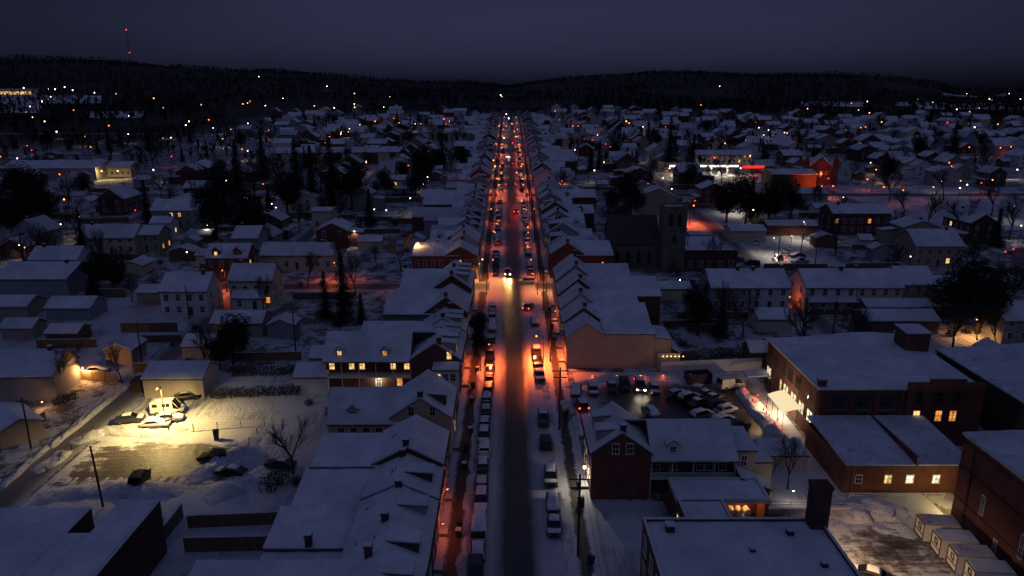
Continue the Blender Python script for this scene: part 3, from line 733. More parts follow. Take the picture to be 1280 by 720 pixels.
# ------------------------------------------------------------------ ground, roads, lots
def hit(u, v, h=0.0):
    k=(v-360)/FPX; dz=-(SP+CP*k); dy=CP-k*SP; dx=(u-637)/FPX; s=60.0
    while s<3600:
        x=CAMX+dx*s; y=dy*s
        if CAMZ+dz*s<T(y,x)+h: return (x,y)
        s*=1.006
    return (CAMX+dx*2500,dy*2500)
def forest_edge(x,y):
    u=640+914*x/max(y,1)
    pts=[(-400,400),(0,425),(200,430),(300,560),(380,660),(560,700),(640,690),(760,690),(950,640),(1150,600),(1300,560),(1700,540)]
    if u<=pts[0][0]: f=pts[0][1]
    else:
        f=pts[-1][1]
        for (a,fa),(b,fb) in zip(pts,pts[1:]):
            if u<=b: f=fa+(fb-fa)*(u-a)/(b-a); break
    return f+noise.noise((x*.012,y*.012,8))*60
def forest(x,y): return sstep(-60,130,y-forest_edge(x,y))
CLEARINGS=[(-45,-15,0,0)]
def ground_material():
    m,nt,b=newmat('town_ground'); b.inputs['Roughness'].default_value=.85; b.inputs['Specular IOR Level'].default_value=.15
    P=nd(nt,'ShaderNodeNewGeometry').outputs['Position']
    f1=noi(nt,P,.05,6,.65); f2=noi(nt,P,1.4,5,.65); f3=noi(nt,P,.22,5,.7)
    sn=mixc(nt,f2,(.44,.45,.48),(.64,.65,.68))
    mk=math_(nt,'ADD',math_(nt,'MULTIPLY',f3,.7),math_(nt,'MULTIPLY',f2,.3))
    dirt=ramp(nt,mk,[(.46,(1,1,1)),(.54,(0,0,0))])
    c=mixc(nt,math_(nt,'MULTIPLY',dirt,.85),sn,(.07,.058,.045))
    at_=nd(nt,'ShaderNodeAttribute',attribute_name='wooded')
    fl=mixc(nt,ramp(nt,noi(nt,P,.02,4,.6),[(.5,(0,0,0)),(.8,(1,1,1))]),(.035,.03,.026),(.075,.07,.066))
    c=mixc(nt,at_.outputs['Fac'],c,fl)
    nt.links.new(c,b.inputs['Base Color'])
    bp=nd(nt,'ShaderNodeBump'); bp.inputs['Strength'].default_value=.6; bp.inputs['Distance'].default_value=.25
    nt.links.new(f2,bp.inputs['Height']); nt.links.new(bp.outputs[0],b.inputs['Normal']); return m
def build_ground():
    ys=[-400,-60,0,30]; y=34
    while y<700: ys.append(y); y+=4
    while y<2400: ys.append(y); y+=18
    ys += [2600,2900,3300,4000]
    xs=[-60+i*4 for i in range(31)]; s=4
    x=60
    while x<2600: s=min(60,s*1.12); x+=s; xs.append(x); xs.insert(0,-x)
    b=MB(); P=[[(x,y,T(y,x) if y>30 else 0.0) for x in xs] for y in ys]; b.grid(P,len(xs),len(ys))
    me=b.mesh('ground',[ground_material()],True)
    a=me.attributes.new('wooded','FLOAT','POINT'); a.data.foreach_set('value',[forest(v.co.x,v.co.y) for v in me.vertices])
    setting(link('ground',me))
build_ground()
def lane_material(name, half, slush, dark=(.035,.034,.036), snowc=(.50,.50,.53), rough=.32, axis=0):
    """ploughed lane: bare wet asphalt in the wheel tracks, slush and packed snow towards the kerbs"""
    m,nt,b=newmat(name); tc=nd(nt,'ShaderNodeTexCoord'); sx=nd(nt,'ShaderNodeSeparateXYZ'); nt.links.new(tc.outputs['Object'],sx.inputs[0])
    P=tc.outputs['Object']; mp=nd(nt,'ShaderNodeMapping'); mp.inputs['Scale'].default_value=(1,.12,1) if axis==0 else (.12,1,1); nt.links.new(P,mp.inputs[0])
    ax=math_(nt,'ABSOLUTE',math_(nt,'SUBTRACT',sx.outputs[axis],.2)); n=noi(nt,mp.outputs[0],1.3,6,.7); n2=noi(nt,P,1.1,6,.7)
    d=math_(nt,'ADD',ax,math_(nt,'MULTIPLY',math_(nt,'SUBTRACT',math_(nt,'ADD',math_(nt,'MULTIPLY',n,.6),math_(nt,'MULTIPLY',n2,.4)),.5),2.2))
    t=math_(nt,'DIVIDE',d,half+slush); c=ramp(nt,t,[(0,dark),(half/(half+slush)*.92,tuple(x*1.2 for x in dark)),(half/(half+slush)*1.12,(.15,.145,.145)),(.97,snowc)])
    nt.links.new(c,b.inputs['Base Color'])
    r=ramp(nt,t,[(half/(half+slush),(rough,)*3),(.9,(.85,)*3)]); nt.links.new(r,b.inputs['Roughness'])
    bp=nd(nt,'ShaderNodeBump'); bp.inputs['Strength'].default_value=.35; bp.inputs['Distance'].default_value=.12; nt.links.new(n2,bp.inputs['Height']); nt.links.new(bp.outputs[0],b.inputs['Normal'])
    return m
def lot_material(name, hx, hy, lo=.75, hi=1.05, stripes=False, amp=1.2, dark=(.045,.042,.040), sn=(.66,.66,.68), rough=.5, sc_=.35):
    m,nt,b=newmat(name); tc=nd(nt,'ShaderNodeTexCoord'); sx=nd(nt,'ShaderNodeSeparateXYZ'); P=tc.outputs['Object']; nt.links.new(P,sx.inputs[0])
    d=math_(nt,'MAXIMUM',math_(nt,'DIVIDE',math_(nt,'ABSOLUTE',sx.outputs[0]),hx),math_(nt,'DIVIDE',math_(nt,'ABSOLUTE',sx.outputs[1]),hy))
    n=noi(nt,P,sc_,7,.68); n2=noi(nt,P,1.5,5,.7)
    mp=nd(nt,'ShaderNodeMapping'); mp.inputs['Rotation'].default_value=(0,0,.75); mp.inputs['Scale'].default_value=(.18,1.5,1); nt.links.new(P,mp.inputs[0]); n3=noi(nt,mp.outputs[0],.9,5,.65)
    nn=math_(nt,'ADD',math_(nt,'MULTIPLY',n,.5),math_(nt,'ADD',math_(nt,'MULTIPLY',n3,.35),math_(nt,'MULTIPLY',n2,.15)))
    t=math_(nt,'ADD',d,math_(nt,'MULTIPLY',math_(nt,'SUBTRACT',nn,.5),amp*2))
    c=ramp(nt,t,[(0,dark),(lo,tuple(x*1.5 for x in dark)),((lo+hi)/2,(.22,.20,.18)),(hi,sn)])
    nt.links.new(c,b.inputs['Base Color']); nt.links.new(ramp(nt,t,[(lo,(rough,)*3),(hi,(.85,)*3)]),b.inputs['Roughness'])
    bp=nd(nt,'ShaderNodeBump'); bp.inputs['Strength'].default_value=.9; bp.inputs['Distance'].default_value=.3; nt.links.new(math_(nt,'ADD',math_(nt,'MULTIPLY',nn,1.0),math_(nt,'MULTIPLY',n2,.3)),bp.inputs['Height']); nt.links.new(bp.outputs[0],b.inputs['Normal'])
    return m
MAIN=lane_material('main_road_surface',1.7,1.5,(.022,.021,.022),(.50,.50,.53))
sheet('main_road',-5.9,6.1,30,715,MAIN,.02,4)
def walk_material(name,c0,half,brk):
    m,nt,b=newmat(name); b.inputs['Roughness'].default_value=.7; tc=nd(nt,'ShaderNodeTexCoord'); sx=nd(nt,'ShaderNodeSeparateXYZ'); P=tc.outputs['Object']; nt.links.new(P,sx.inputs[0])
    n=noi(nt,P,.7,6,.7); d=math_(nt,'ADD',math_(nt,'ABSOLUTE',math_(nt,'SUBTRACT',sx.outputs[0],c0)),math_(nt,'MULTIPLY',math_(nt,'SUBTRACT',n,.5),1.5))
    c=ramp(nt,math_(nt,'DIVIDE',d,half*1.6),[(.45,brk),(.6,(.3,.28,.28)),(.75,(.6,.61,.64))]); nt.links.new(c,b.inputs['Base Color'])
    bp=nd(nt,'ShaderNodeBump'); bp.inputs['Strength'].default_value=.5; bp.inputs['Distance'].default_value=.15; nt.links.new(n,bp.inputs['Height']); nt.links.new(bp.outputs[0],b.inputs['Normal']); return m
WL=walk_material('left_sidewalk_surface',.25,.95,(.085,.055,.045)); WR=walk_material('right_sidewalk_surface',.1,.75,(.075,.065,.06))
CROSS=[185,313,437,560]
edges=[30]+[e for c in CROSS for e in (c-4.6,c+4.6)]+[700]
for i in range(0,len(edges),2):
    for nm,x0,x1,mt in(('left_sidewalk',-9.42,-5.9,WL),('right_sidewalk',6.1,10.32,WR)):
        b=MB(); a,c=edges[i],edges[i+1]; n=max(2,int((c-a)/4)+1); top=[];bot=[]
        cx=(x0+x1)/2
        for j in range(n):
            y=a+(c-a)*j/(n-1); top.append([(x0-cx,y,T(y)+.14),(x1-cx,y,T(y)+.14)]); 
        b.grid(top,2,n); kx=x1-cx if x0<0 else x0-cx
        b.grid([[(kx,p[0][1],p[0][2]) for p in top],[(kx,p[0][1],p[0][2]-.16) for p in top]],n,2)
        o=b.build(nm,[mt],None,(cx,0,0)); setting(o)
SIDE=lane_material('side_street_surface',2.0,2.6,(.07,.066,.064),(.55,.56,.6),.6,1)
for i,c in enumerate(CROSS):
    w=420 if c<300 else 560
    sheet('cross_street',-w,-5.95,c-4,c+4,SIDE,.024,2); sheet('cross_street',6.15,w,c-4,c+4,SIDE,.024,2)
LANE=lane_material('lane_surface',1.2,3.0,(.13,.12,.115),(.58,.59,.63),.7,0)
sheet('alley',-72.5,-66.5,40,181,LANE,.016,4); sheet('alley',67,73,128,181,LANE,.016,4)
for X in (-68,70,-138,140,-205,212,-280,286,352):
    for a,c in((189,309),(317,433),(441,556)): 
        if clear_of_view(abs(X)-10,c): sheet('side_lane',X-3.2,X+3.2,a,c,LANE,.016,4)
for X in(-138,140):
    sheet('side_lane',X-3.2,X+3.2,120,181,LANE,.016,4)
# car parks and open snow
M['field']=snowmat('open_snow',(.66,.67,.71),.5,(.30,.29,.29),.22,.30,.42,.9,ruts=.6)
sheet('open_snow',-66,-27.5,66,131,M['field'],.012,2); sheet('open_snow',-112,-73,128,176,M['field'],.012,3); sheet('open_snow',10.4,20,45,87.5,M['field'],.012,2); sheet('open_snow',33,56,86.5,101,M['field'],.012,2); sheet('open_snow',62,96,204,240,M['field'],.012,3); sheet('open_snow',128,225,248,335,M['field'],.012,3); sheet('open_snow',52,88,242,280,M['field'],.012,3); sheet('open_snow',73,105,128,150,M['field'],.012,3)
sheet('left_car_park',-65.8,-40,84,112,lot_material('left_car_park_surface',12,6.2,.70,1.0,amp=1.9,dark=(.075,.065,.055),sc_=.28),.03,.8)
sheet('right_car_park',11.5,46,100.5,131,lot_material('right_car_park_surface',15.5,11,.70,1.0,amp=.55,dark=(.028,.026,.025),rough=.3),.03,.8)
sheet('yard_lot',36,56.2,66,88,lot_material('yard_lot_surface',10,8,.10,.62,amp=1.9,dark=(.06,.048,.038),sc_=.5),.03,.8)
# ------------------------------------------------------------------ main street, left side, near block
LP='left side of the main street'
row_house('snow-roofed end row house at the very bottom, long rear wing roof and two chimneys',-1,56,64.4,wing=dict(L=14.0,H=6.3,rise=1.0),dormers=(6.2,),chims=((.62,'n'),),wchims=((.55,.15),(.05,.3)),H=6.3,rise=2.2,wall='brick')
row_house('row house with shed dormer and dark sunken wing roof beside the lowest lit sidewalk lamp',-1,64.5,71.2,wing=dict(L=9.8,H=3.0,rise=.5,y1=6.6),H=5.9,rise=2.0,dormers=(3.4,),chims=((.56,'n'),),wall='grey')
row_house('row house whose rear wing carries a square chimney on its lower eave',-1,71.3,78,wing=dict(L=9.8,H=4.1,rise=.9),H=5.9,rise=2.0,dormers=(3.6,),chims=((.5,'n'),),wchims=((.5,.02),),wall='brick')
row_house('row house with shed dormer and broad rear wing, next before the dark gable',-1,78.1,85.1,wing=dict(L=8.6,H=5.0,rise=1.1),H=6.2,rise=2.0,dormers=(3.6,),chims=((.56,'n'),),wchims=(),wall='cream')
row_house('row house with black gable end and tall chimney at its apex',-1,85.2,94.5,wing=dict(L=8.0,H=6.5,rise=.9,y1=7.2),dormers=(),chims=((.52,'s'),),H=6.9,rise=2.3,wall='darkbrick')
row_house('beige stucco house with two gable windows and one small white dormer on its wing',-1,99.5,110.5,wing=dict(L=9.4,H=5.6,rise=3.9,kind='gable',y1=7.5,wall='stucco'),dormers=(3.2,),gable_win=((.30,7.6),(.66,7.6)),chims=((.5,'s'),),wdormers=(.62,),wall='stucco',wwin=((.2,4.2,'glass'),(.4,4.2,'glass'),(.6,4.2,'glass'),(.8,4.2,'glass')))
row_house('brick house with lit windows along its two-storey white gallery',-1,121.8,130.2,wing=dict(L=15.5,H=6.3,rise=3.6,kind='gable',y0=1.6,y1=8.0,porch=1.6),dormers=(2.2,5.8),gable_win=((.22,7.4),),chims=((.42,'s'),),wdormers=(.30,.82),wall='brick',
  wwin=((.06,4.9,'warm'),(.22,4.9,'warm'),(.58,4.9,'warm'),(.70,4.9,'warm'),(.93,4.9,'warm'),(.15,1.7,'orange'),(.4,1.7,'glass')),lit=.5)
row_house('narrow row house squeezed behind the gallery house, two shed dormers facing the street',-1,130.3,137.4,wing=dict(L=10,H=5.4,rise=1.8),H=5.7,rise=2.7,dormers=(2,5.2),chims=((.5,'s'),),wall='darkbrick')
row_house('row house with dark low wing roof between the gallery house and the big gable',-1,137.5,144.9,wing=dict(L=12,H=4.6,rise=1.6,y1=4.5),H=5.8,rise=2.7,dormers=(2.2,5.4),chims=((.5,'s'),(.4,'n')),wall='brick')
row_house('brick gable house with a row of dim windows along its rear wing',-1,145,153,wing=dict(L=8.5,H=6.6,rise=2.7,y1=7.9,wall='green'),H=7.0,rise=3.3,chims=((.5,'s'),),gable_win=((.7,7.1),),wall='brick',wwin=((.15,4.3,'glass'),(.4,4.3,'glass'),(.65,4.3,'glass'),(.9,4.3,'glass')))
row_house('plain-roofed row house just behind the brick gable, no dormers',-1,153.1,160.8,wing=dict(L=8,H=5.4,rise=1.8),H=5.9,rise=2.7,chims=((.5,'s'),),wall='cream')
row_house('corner row house with dormers and orange light on its far gable',-1,161,176.5,wing=dict(L=7.5,H=6.5,rise=2.8,y1=9),H=7.0,rise=3.2,dormers=(3,7.5,12),chims=((.5,'s'),(.5,'n'),(.5,'m')),wall='darkbrick')
# white bay with little roof against the gallery house
t=thing('bay_annex','white glazed bay with a snowy lid against the brick gallery house','annex',(-11.8,121.7,T(121)))
b=MB(); b.box(-2.2,2.2,-2.6,0,-1,5.6); b.build('wall',[M['white']],t); b=MB(); slope(b,(-2.4,-2.8,5.65),(2.4,-2.8,5.65),(2.4,-.05,6.1),(-2.4,-.05,6.1)); b.build('roof',[M['fascia'],M['snow']],t)
for x in(-1.3,0,1.3): window(t,x,-2.6,4.3,.8,1.3,0,'warm' if x<-1 else 'glass')
house('white shed annex at the garden end of the brick gallery house',-36.3,125.5,0,6,7,H=3.0,rise=1.2,wall='white',ridge='x',chim=0,win=False,fine=True,name='shed',cat='shed')
# ------------------------------------------------------------------ main street, right side, near block
row_house('red brick house with wall-end chimney and wooden gallery, beside the white roadside lamp',1,88,97.6,wing=dict(L=11.5,H=5.9,rise=3.4,kind='gable',y0=1.5,y1=8,porch=1.5),D=7.9,H=6.9,rise=2.9,dormers=(2.5,6.8),chims=((.52,'s'),),gable_win=((.40,7.6),(.64,7.6)),wdormers=(.27,),wall='brick',lit=0,
  wwin=((.1,4.4,'glass'),(.3,4.4,'glass'),(.62,4.4,'glass'),(.72,4.4,'glass'),(.88,4.4,'glass'),(.55,1.6,'glass')))
t=thing('house_annex','beige two-step annex joined to the wooden gallery house','annex',(29.9,89.5,T(89))); occupy(28,36,86,96)
b=MB(); b.box(-.1,2.8,0,6,-1,6.4); b.build('wall',[M['stucco']],t); b=MB(); slope(b,(-.25,-.2,6.5),(3.0,-.2,6.5),(3.0,6.2,6.9),(-.25,6.2,6.9)); b.build('roof',[M['fascia'],M['snow']],t); window(t,1.3,0,5.0,.7,1.5,0)
b=MB(); b.box(2.82,5.4,.4,5,-1,4.4); w=b.build('rear_wing',[M['stucco']],t); b=MB(); slope(b,(2.82,.3,4.5),(5.5,.3,4.5),(5.5,5.1,4.7),(2.82,5.1,4.7)); b.build('wing_roof',[M['fascia'],M['snow']],w)
t=thing('lean_to','small red lean-to with sloping snowy roof and one window beside the beige annex','lean-to',(30.0,89.3,T(89)))
b=MB(); b.hexa([(-.2,-3,-1),(3.9,-3,-1),(3.9,-.05,-1),(-.2,-.05,-1)],[(-.2,-3,4.2),(3.9,-3,2.5),(3.9,-.05,2.5),(-.2,-.05,4.2)]); b.build('wall',[M['brick']],t)
b=MB(); slope(b,(4.2,-3.2,2.45),(4.2,-.03,2.45),(-.2,-.03,4.3),(-.2,-3.2,4.3)); b.build('roof',[M['fascia'],M['snow']],t); window(t,2.6,-3,1.5,.9,1.1,0); door(t,.6,-3,0,0)
# the beige house with the blank wall and the row behind it
row_house('large beige house with one blank wall facing the car park',1,133,140.2,wing=dict(L=9.3,H=6.9,rise=.2,kind='flat'),D=7.6,H=6.4,rise=2.6,X=10.4,chims=(),wall='stucco',lit=0)
t=thing('house_annex','low beige annex stepping down from the blank-walled house','annex',(27.4,133.2,T(134))); occupy(27,32,132,141)
b=MB(); b.box(0,3.2,0,7,-1,6.0); b.build('wall',[M['stucco']],t); b=MB(); slope(b,(3.3,-.2,5.9),(3.3,7.1,5.9),(0,7.1,6.3),(0,-.2,6.3)); b.build('roof',[M['fascia'],M['snow']],t)
b=MB(); b.box(0.6,4.9,-.6,-.02,-1,3.2); b.box(3.22,4.9,.0,6.5,-1,3.2); w=b.build('rear_wing',[M['stucco']],t); b=MB(); slope(b,(5.1,-.8,3.2),(5.1,6.7,3.2),(3.22,6.7,4.2),(3.22,-.8,4.2)); b.build('wing_roof',[M['fascia'],M['snow']],w)
row_house('row house with small rear dormers, right behind the blank beige wall',1,140.3,147.4,wing=dict(L=9.3,H=6.4,rise=2.0),D=8,H=6.6,rise=3.1,chims=((.52,'s'),),wall='brick',lit=.1)
row_house('row house with middle chimney, third from the car park on the right side',1,147.5,155.5,wing=dict(L=8.5,H=6.8,rise=2.0),D=8,H=7.1,rise=3.3,chims=((.5,'s'),),wall='cream')
row_house('wide row house with the longest rear wing of the right-hand terrace',1,155.6,164.2,wing=dict(L=14,H=7.0,rise=2.2),D=8.6,H=7.5,rise=3.5,chims=((.54,'s'),),wall='darkbrick')
row_house('corner row house with two chimneys nearest the crossroads on the church side',1,164.3,176,wing=dict(L=9,H=7.4,rise=2.2,y1=9),D=8.6,H=8.0,rise=3.6,chims=((.52,'s'),(.6,'n')),wall='grey')
# ------------------------------------------------------------------ near right: flat-roofed shops, mill, brick hall
t=thing('flat_roofed_shop','large flat-roofed shop with blue snow roof and dark rim at the bottom','shop',(14.3,50,0)); occupy(14,34.5,50,72.3)
flat_block(t,0,19.8,0,22.2,6.9,'darkbrick')
for i in range(6): window(t,0,3.0+i*3.4,5.2,1.4,1.9,270,'whitelit' if i==3 else 'glass'); window(t,0,3.0+i*3.4,1.7,1.9,2.2,270,'whitelit' if i==4 else 'glass')
b=MB(); b.box(18.1,20.0,20.3,22.0,0,11.9); b.box(18.0,20.1,20.2,22.1,11.9,12.3); c=b.build('chimney',[M['darkbrick']],t)
for(x,y,s)in((2.6,20.2,.9),(15.5,19.5,.7),(17,14,.6),(10.5,16.5,.5),(5,10,.8)):
    b=MB(); b.box(x-s/2,x+s/2,y-s/2,y+s/2,7.0,7.0+s); v=b.build('roof_vent',[M['metal']],t); b=MB(); b.box(x-s/2-.05,x+s/2+.05,y-s/2-.05,y+s/2+.05,7.003+s,7.15+s); b.build('snow_cap',[M['snow']],v)
t=thing('flat_roofed_store','low store with white L-shaped roof and open lit bay of stacked bales','store',(20.4,73,0)); occupy(20,32.5,72,87)
flat_block(t,0,5.6,0.1,8.3,3.9,'brick',.35)
b=MB(); b.box(0,11.6,11.0,13.5,-1,3.55); b.box(0,5.6,8.33,10.98,-1,3.55); b.box(11.1,11.58,8.4,10.95,-1,3.55); b.build('wall_rear',[M['brick']],t)
b=MB(); b.box(-.05,11.7,8.33,13.6,3.56,3.9); b.box(-.05,11.7,13.3,13.6,3.903,4.25); b.box(11.4,11.7,8.33,13.297,3.903,4.25); b.box(5.7,11.397,8.33,8.6,3.903,4.2); b.box(-.05,.25,8.35,13.297,3.903,4.25); rf=b.build('roof',[M['trim']],t)
b=MB(); P=[[(.26+11.1*i/8,8.62+4.65*j/5,4.02+.05*noise.noise((i,j,2.2))) for i in range(9)] for j in range(6)]; b.grid(P,9,6); b.build('snow_cover',[M['snow']],rf,smooth=True)
door(t,0,4.2,0,270,'trim'); window(t,0,7.2,1.9,1.2,1.3,270,'whitelit'); window(t,0,1.5,1.9,1.2,1.3,270,'glass')
k=0
for ix in range(4):
    for iz in range(2 if ix else 3):
        b=MB(); b.tube((0,-.55,.42),(0,.55,.42),.36,.42,10); b.tube((0,-.42,.42),(0,.42,.42),.44,.44,10); o=b.build('wrapped_bale',[M['trim']],None,(20.4+6.5+ix*1.02,83.4-.1*iz,.05+iz*.86),smooth=False)
        tag(o,'pale wrapped bale stacked in the lit bay of the low store','bale','wrapped bales in the open bay'); k+=1
wall_lamp('small warm lamp under the canopy of the low store',29.2,83.9,3.4,0,-1,'amber',170)
# mill
t=thing('brick_mill','big brick mill with broad snow roof, lit side windows and a penthouse','mill',(46.7,103.2,T(104))); occupy(43,72,102,127)
b=MB(); b.box(0,24.8,0,23,-1.5,9.3); b.build('wall',[M['brick']],t)
b=MB(); b.box(13.2,24.95,-.4,.0,9.303,10.5); b.box(16.5,22,-.42,.02,10.503,11.0); b.box(13.2,24.95,-.4,-.01,-1.5,9.3); b.build('parapet',[M['brick']],t)
b=MB(); n=14; 
def mh(x,y): return 9.35+1.1*math.exp(-((x-18)/9)**2)*sstep(0,23,y)+.18+.06*noise.noise((x*.4,y*.4,5))
P=[[(-.35+25.4*i/(n-1),-.3+23.6*j/(n-1),mh(25.4*i/(n-1),23.6*j/(n-1))) for i in range(n)] for j in range(n)]; b.grid(P,n,n)
b.grid([[p for p in P[0]],[(p[0],p[1],9.3) for p in P[0]]],n,2); b.grid([[P[j][0] for j in range(n)],[(P[j][0][0],P[j][0][1],9.3) for j in range(n)]],n,2); b.grid([[p for p in P[-1]],[(p[0],p[1],9.3) for p in P[-1]]],n,2); b.grid([[P[j][-1] for j in range(n)],[(P[j][-1][0],P[j][-1][1],9.3) for j in range(n)]],n,2)
b.build('roof',[M['snow']],t,smooth=True)
b=MB(); b.box(-.3,25,-.28,23.2,9.18,9.32); b.build('eaves',[M['fascia']],t)
for z in(2.45,5.75):
    b=MB(); b.box(-.09,-.003,-.09,23,z,z+.22); b.box(-.003,13.1,-.09,-.003,z,z+.22); b.build('string_course',[M['stone']],t)
for x in(.45,5.0,8.8,12.6):
    b=MB(); b.box(x-.4,x+.4,-.22,-.003,-1,9.1); b.build('pilaster',[M['brick']],t)
for y in(.6,7.2,13.9,19.6):
    b=MB(); b.tube((-.12,y,0),(-.12,y,9.1),.07,.07,6); b.build('downpipe',[M['metal']],t)
for yy,zz,lt in [(21,6.9,'glass'),(18,6.9,'glass'),(14.8,6.9,'glass'),(11.6,6.9,'glass'),(8,6.9,'glass'),(4.6,6.9,'glass'),(21.2,3.6,'whitelit'),(15.8,3.6,'warm'),(12.9,3.6,'whitelit'),(9.4,3.6,'whitelit'),(6.0,3.6,'whitelit'),(2.6,3.6,'whitelit')]:
    for q in(-.55,.55): window(t,0,yy+q,zz,.85,2.0,270,lt if not(q>0 and lt=='warm') else 'glass','fascia')
for xx,zz,lt in[(3.0,7.4,'glass'),(6.8,7.4,'glass'),(10.5,7.4,'glass'),(3.2,4.6,'glass'),(7,4.6,'glass'),(10.4,4.6,'glass')]:
    window(t,xx,0,zz,1.9,1.8,0,lt,'fascia')
for xx,zz,lt in[(15.0,8.1,'glass'),(18.2,8.1,'glass'),(20.8,8.1,'glass'),(15.0,5.1,'warm'),(18.4,5.1,'orange'),(20.6,5.1,'orange')]:
    window(t,xx,-.4,zz,1.0,1.7,0,lt,'fascia')
b=MB(); b.box(20.4,24.4,14.5,18.5,9.0,13.2); p=b.build('penthouse',[M['brick']],t); b=MB(); slope(b,(20.2,14.3,13.25),(24.6,14.3,13.25),(24.6,18.7,13.5),(20.2,18.7,13.5)); b.build('penthouse_roof',[M['fascia'],M['snow']],p)
chimney(t,.6,1.0,9.0,10.6,1.1,.9,'brick')
t=thing('canopy','glowing white fabric canopy over the side entrance of the mill','canopy',(46.6,108.5,T(108)))
b=MB(); n=9; P=[]
for j in range(2): P.append([(-.05-3.0*(1-math.cos(i/8*1.57)) if 0 else -3.0*i/8,  (0 if j==0 else 7.6), 3.55-.75*(i/8)**2) for i in range(9)])
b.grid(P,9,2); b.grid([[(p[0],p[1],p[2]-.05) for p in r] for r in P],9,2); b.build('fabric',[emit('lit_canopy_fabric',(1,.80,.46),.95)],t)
for j in range(4):
    b=MB(); b.tube((-2.9,.1+7.4*j/3,-.5),(-2.9,.1+7.4*j/3,2.75),.05,.05,6); b.build('post',[M['metal']],t)
lamp_light(t,(-1.4,3.8,2.2),COLR['white'],300,.2); lamp_light(t,(-3.4,5.5,3.2),COLR['pale'],900,.2)
# terrace with red lights
rnd=random.Random(4)
fence('low red-lit terrace railing in front of the mill canopy',(40.6,121),(41.6,104),1.0,'rail','wood',2.2)
for i in range(13):
    f=i/12; x,y=41.4+1.1*f+rnd.uniform(-.2,.3),120.6-14.5*f
    if i in(2,5,9): x+=1.2
    root=thing('lantern','small red lantern glowing on the mill terrace railing','lantern',(x,y,T(y)+.0),0,'red lanterns along the mill terrace')
    b=MB(); b.tube((0,0,0),(0,0,.95),.03,.03,5); b.build('post',[M['metal']],root); b=MB(); b.tube((0,0,.95),(0,0,1.25),.1,.13,7); b.build('cage',[M['car_red']],root); link('bulb',bulb_mesh(.12,EM['red']),root,(0,0,1.38))
    if i%2==0: lamp_light(root,(0,0,1.65),COLR['red'],7,.1)
b=MB(); b.box(-1.3,1.3,-1.5,1.5,2.5,2.6); r_=thing('entrance_shelter','dark lean-to shelter with snowy top at the mill rear corner','shelter',(44.6,124.8,T(124))); b=MB(); slope(b,(-2.2,-1.5,2.3),(2,-1.5,2.6),(2,1.5,2.7),(-2.2,1.5,2.4)); b.build('roof',[M['fascia'],M['snow']],r_)
for q in(-2,1.8): b=MB(); b.box(q-.06,q+.06,-1.3,-1.18,-.3,2.2); b.build('post',[M['wood']],r_)
# lower red hall in front of the mill
t=thing('brick_annex_hall','low red hall with two roof halves and four windows below the mill','hall',(45.2,89.6,0)); occupy(45,63,89,103)
b=MB(); b.box(0,17.5,0,13.4,-1,4.2); b.build('wall',[M['brick']],t)
for a,c,nm in((-.15,9.5,'roof'),(9.75,17.6,'roof')):
    b=MB(); slope(b,(a,-.3,4.3),(c,-.3,4.3),(c,13.3,5.3),(a,13.3,5.3)); b.build(nm,[M['fascia'],M['snowthin']],t)
b=MB(); b.box(9.52,9.73,-.2,13.3,4.2,5.6); b.build('firewall',[M['brick']],t)
for xx,w,lt in((2.0,.8,'glass'),(6.0,.9,'warm'),(9.0,1.0,'whitelit'),(12.6,.9,'whitelit')): window(t,xx,0,2.2,w,1.15,0,lt)
b=MB(); b.tube((1.2,-.1,-.4),(1.2,-.1,4.1),.07,.07,6); b.build('downpipe',[M['steel']],t)
# big brick hall on the right edge
t=thing('brick_warehouse','tall plain red brick warehouse cut by the lower corner, narrow pale windows','warehouse',(56.6,50,0)); occupy(56,85,50,84)
b=MB(); b.box(0,26,0,22.0,-1,11.6); b.build('wall',[M['brick']],t); b=MB(); b.box(0,26,22.02,33.6,-1,11.9); b.build('wall_rear',[M['brick']],t)
b=MB(); slope(b,(-.25,-.2,11.7),(-.25,22,11.7),(26,22,12.6),(26,-.2,12.6)); b.build('roof',[M['trim'],M['snowthin']],t)
b=MB(); slope(b,(-.25,22.05,12.0),(-.25,33.8,12.0),(26,33.8,12.9),(26,22.05,12.9)); b.build('roof',[M['trim'],M['snowthin']],t)
for yy,zz,h in((28.2,5.2,2.4),(21.0,4.4,2.8),(25,1.6,1.8),(15,5,2.4),(10,5,2.4)): window(t,0,yy,zz,.5,h,270,'glass')
for z in(3.3,7.6,10.9):
    b=MB(); b.box(-.1,-.003,0,21.9,z,z+.25); b.box(-.1,-.003,22.1,33.6,z,z+.25); b.build('string_course',[M['darkbrick']],t)
for y in(6,18.5,31):
    b=MB(); b.tube((-.14,y,0),(-.14,y,11.4),.08,.08,6); b.build('downpipe',[M['metal']],t)
wall_lamp('dim yellow lamp low on the far corner of the brick warehouse',57.3,84.1,2.8,-.3,1,'yellow',420)
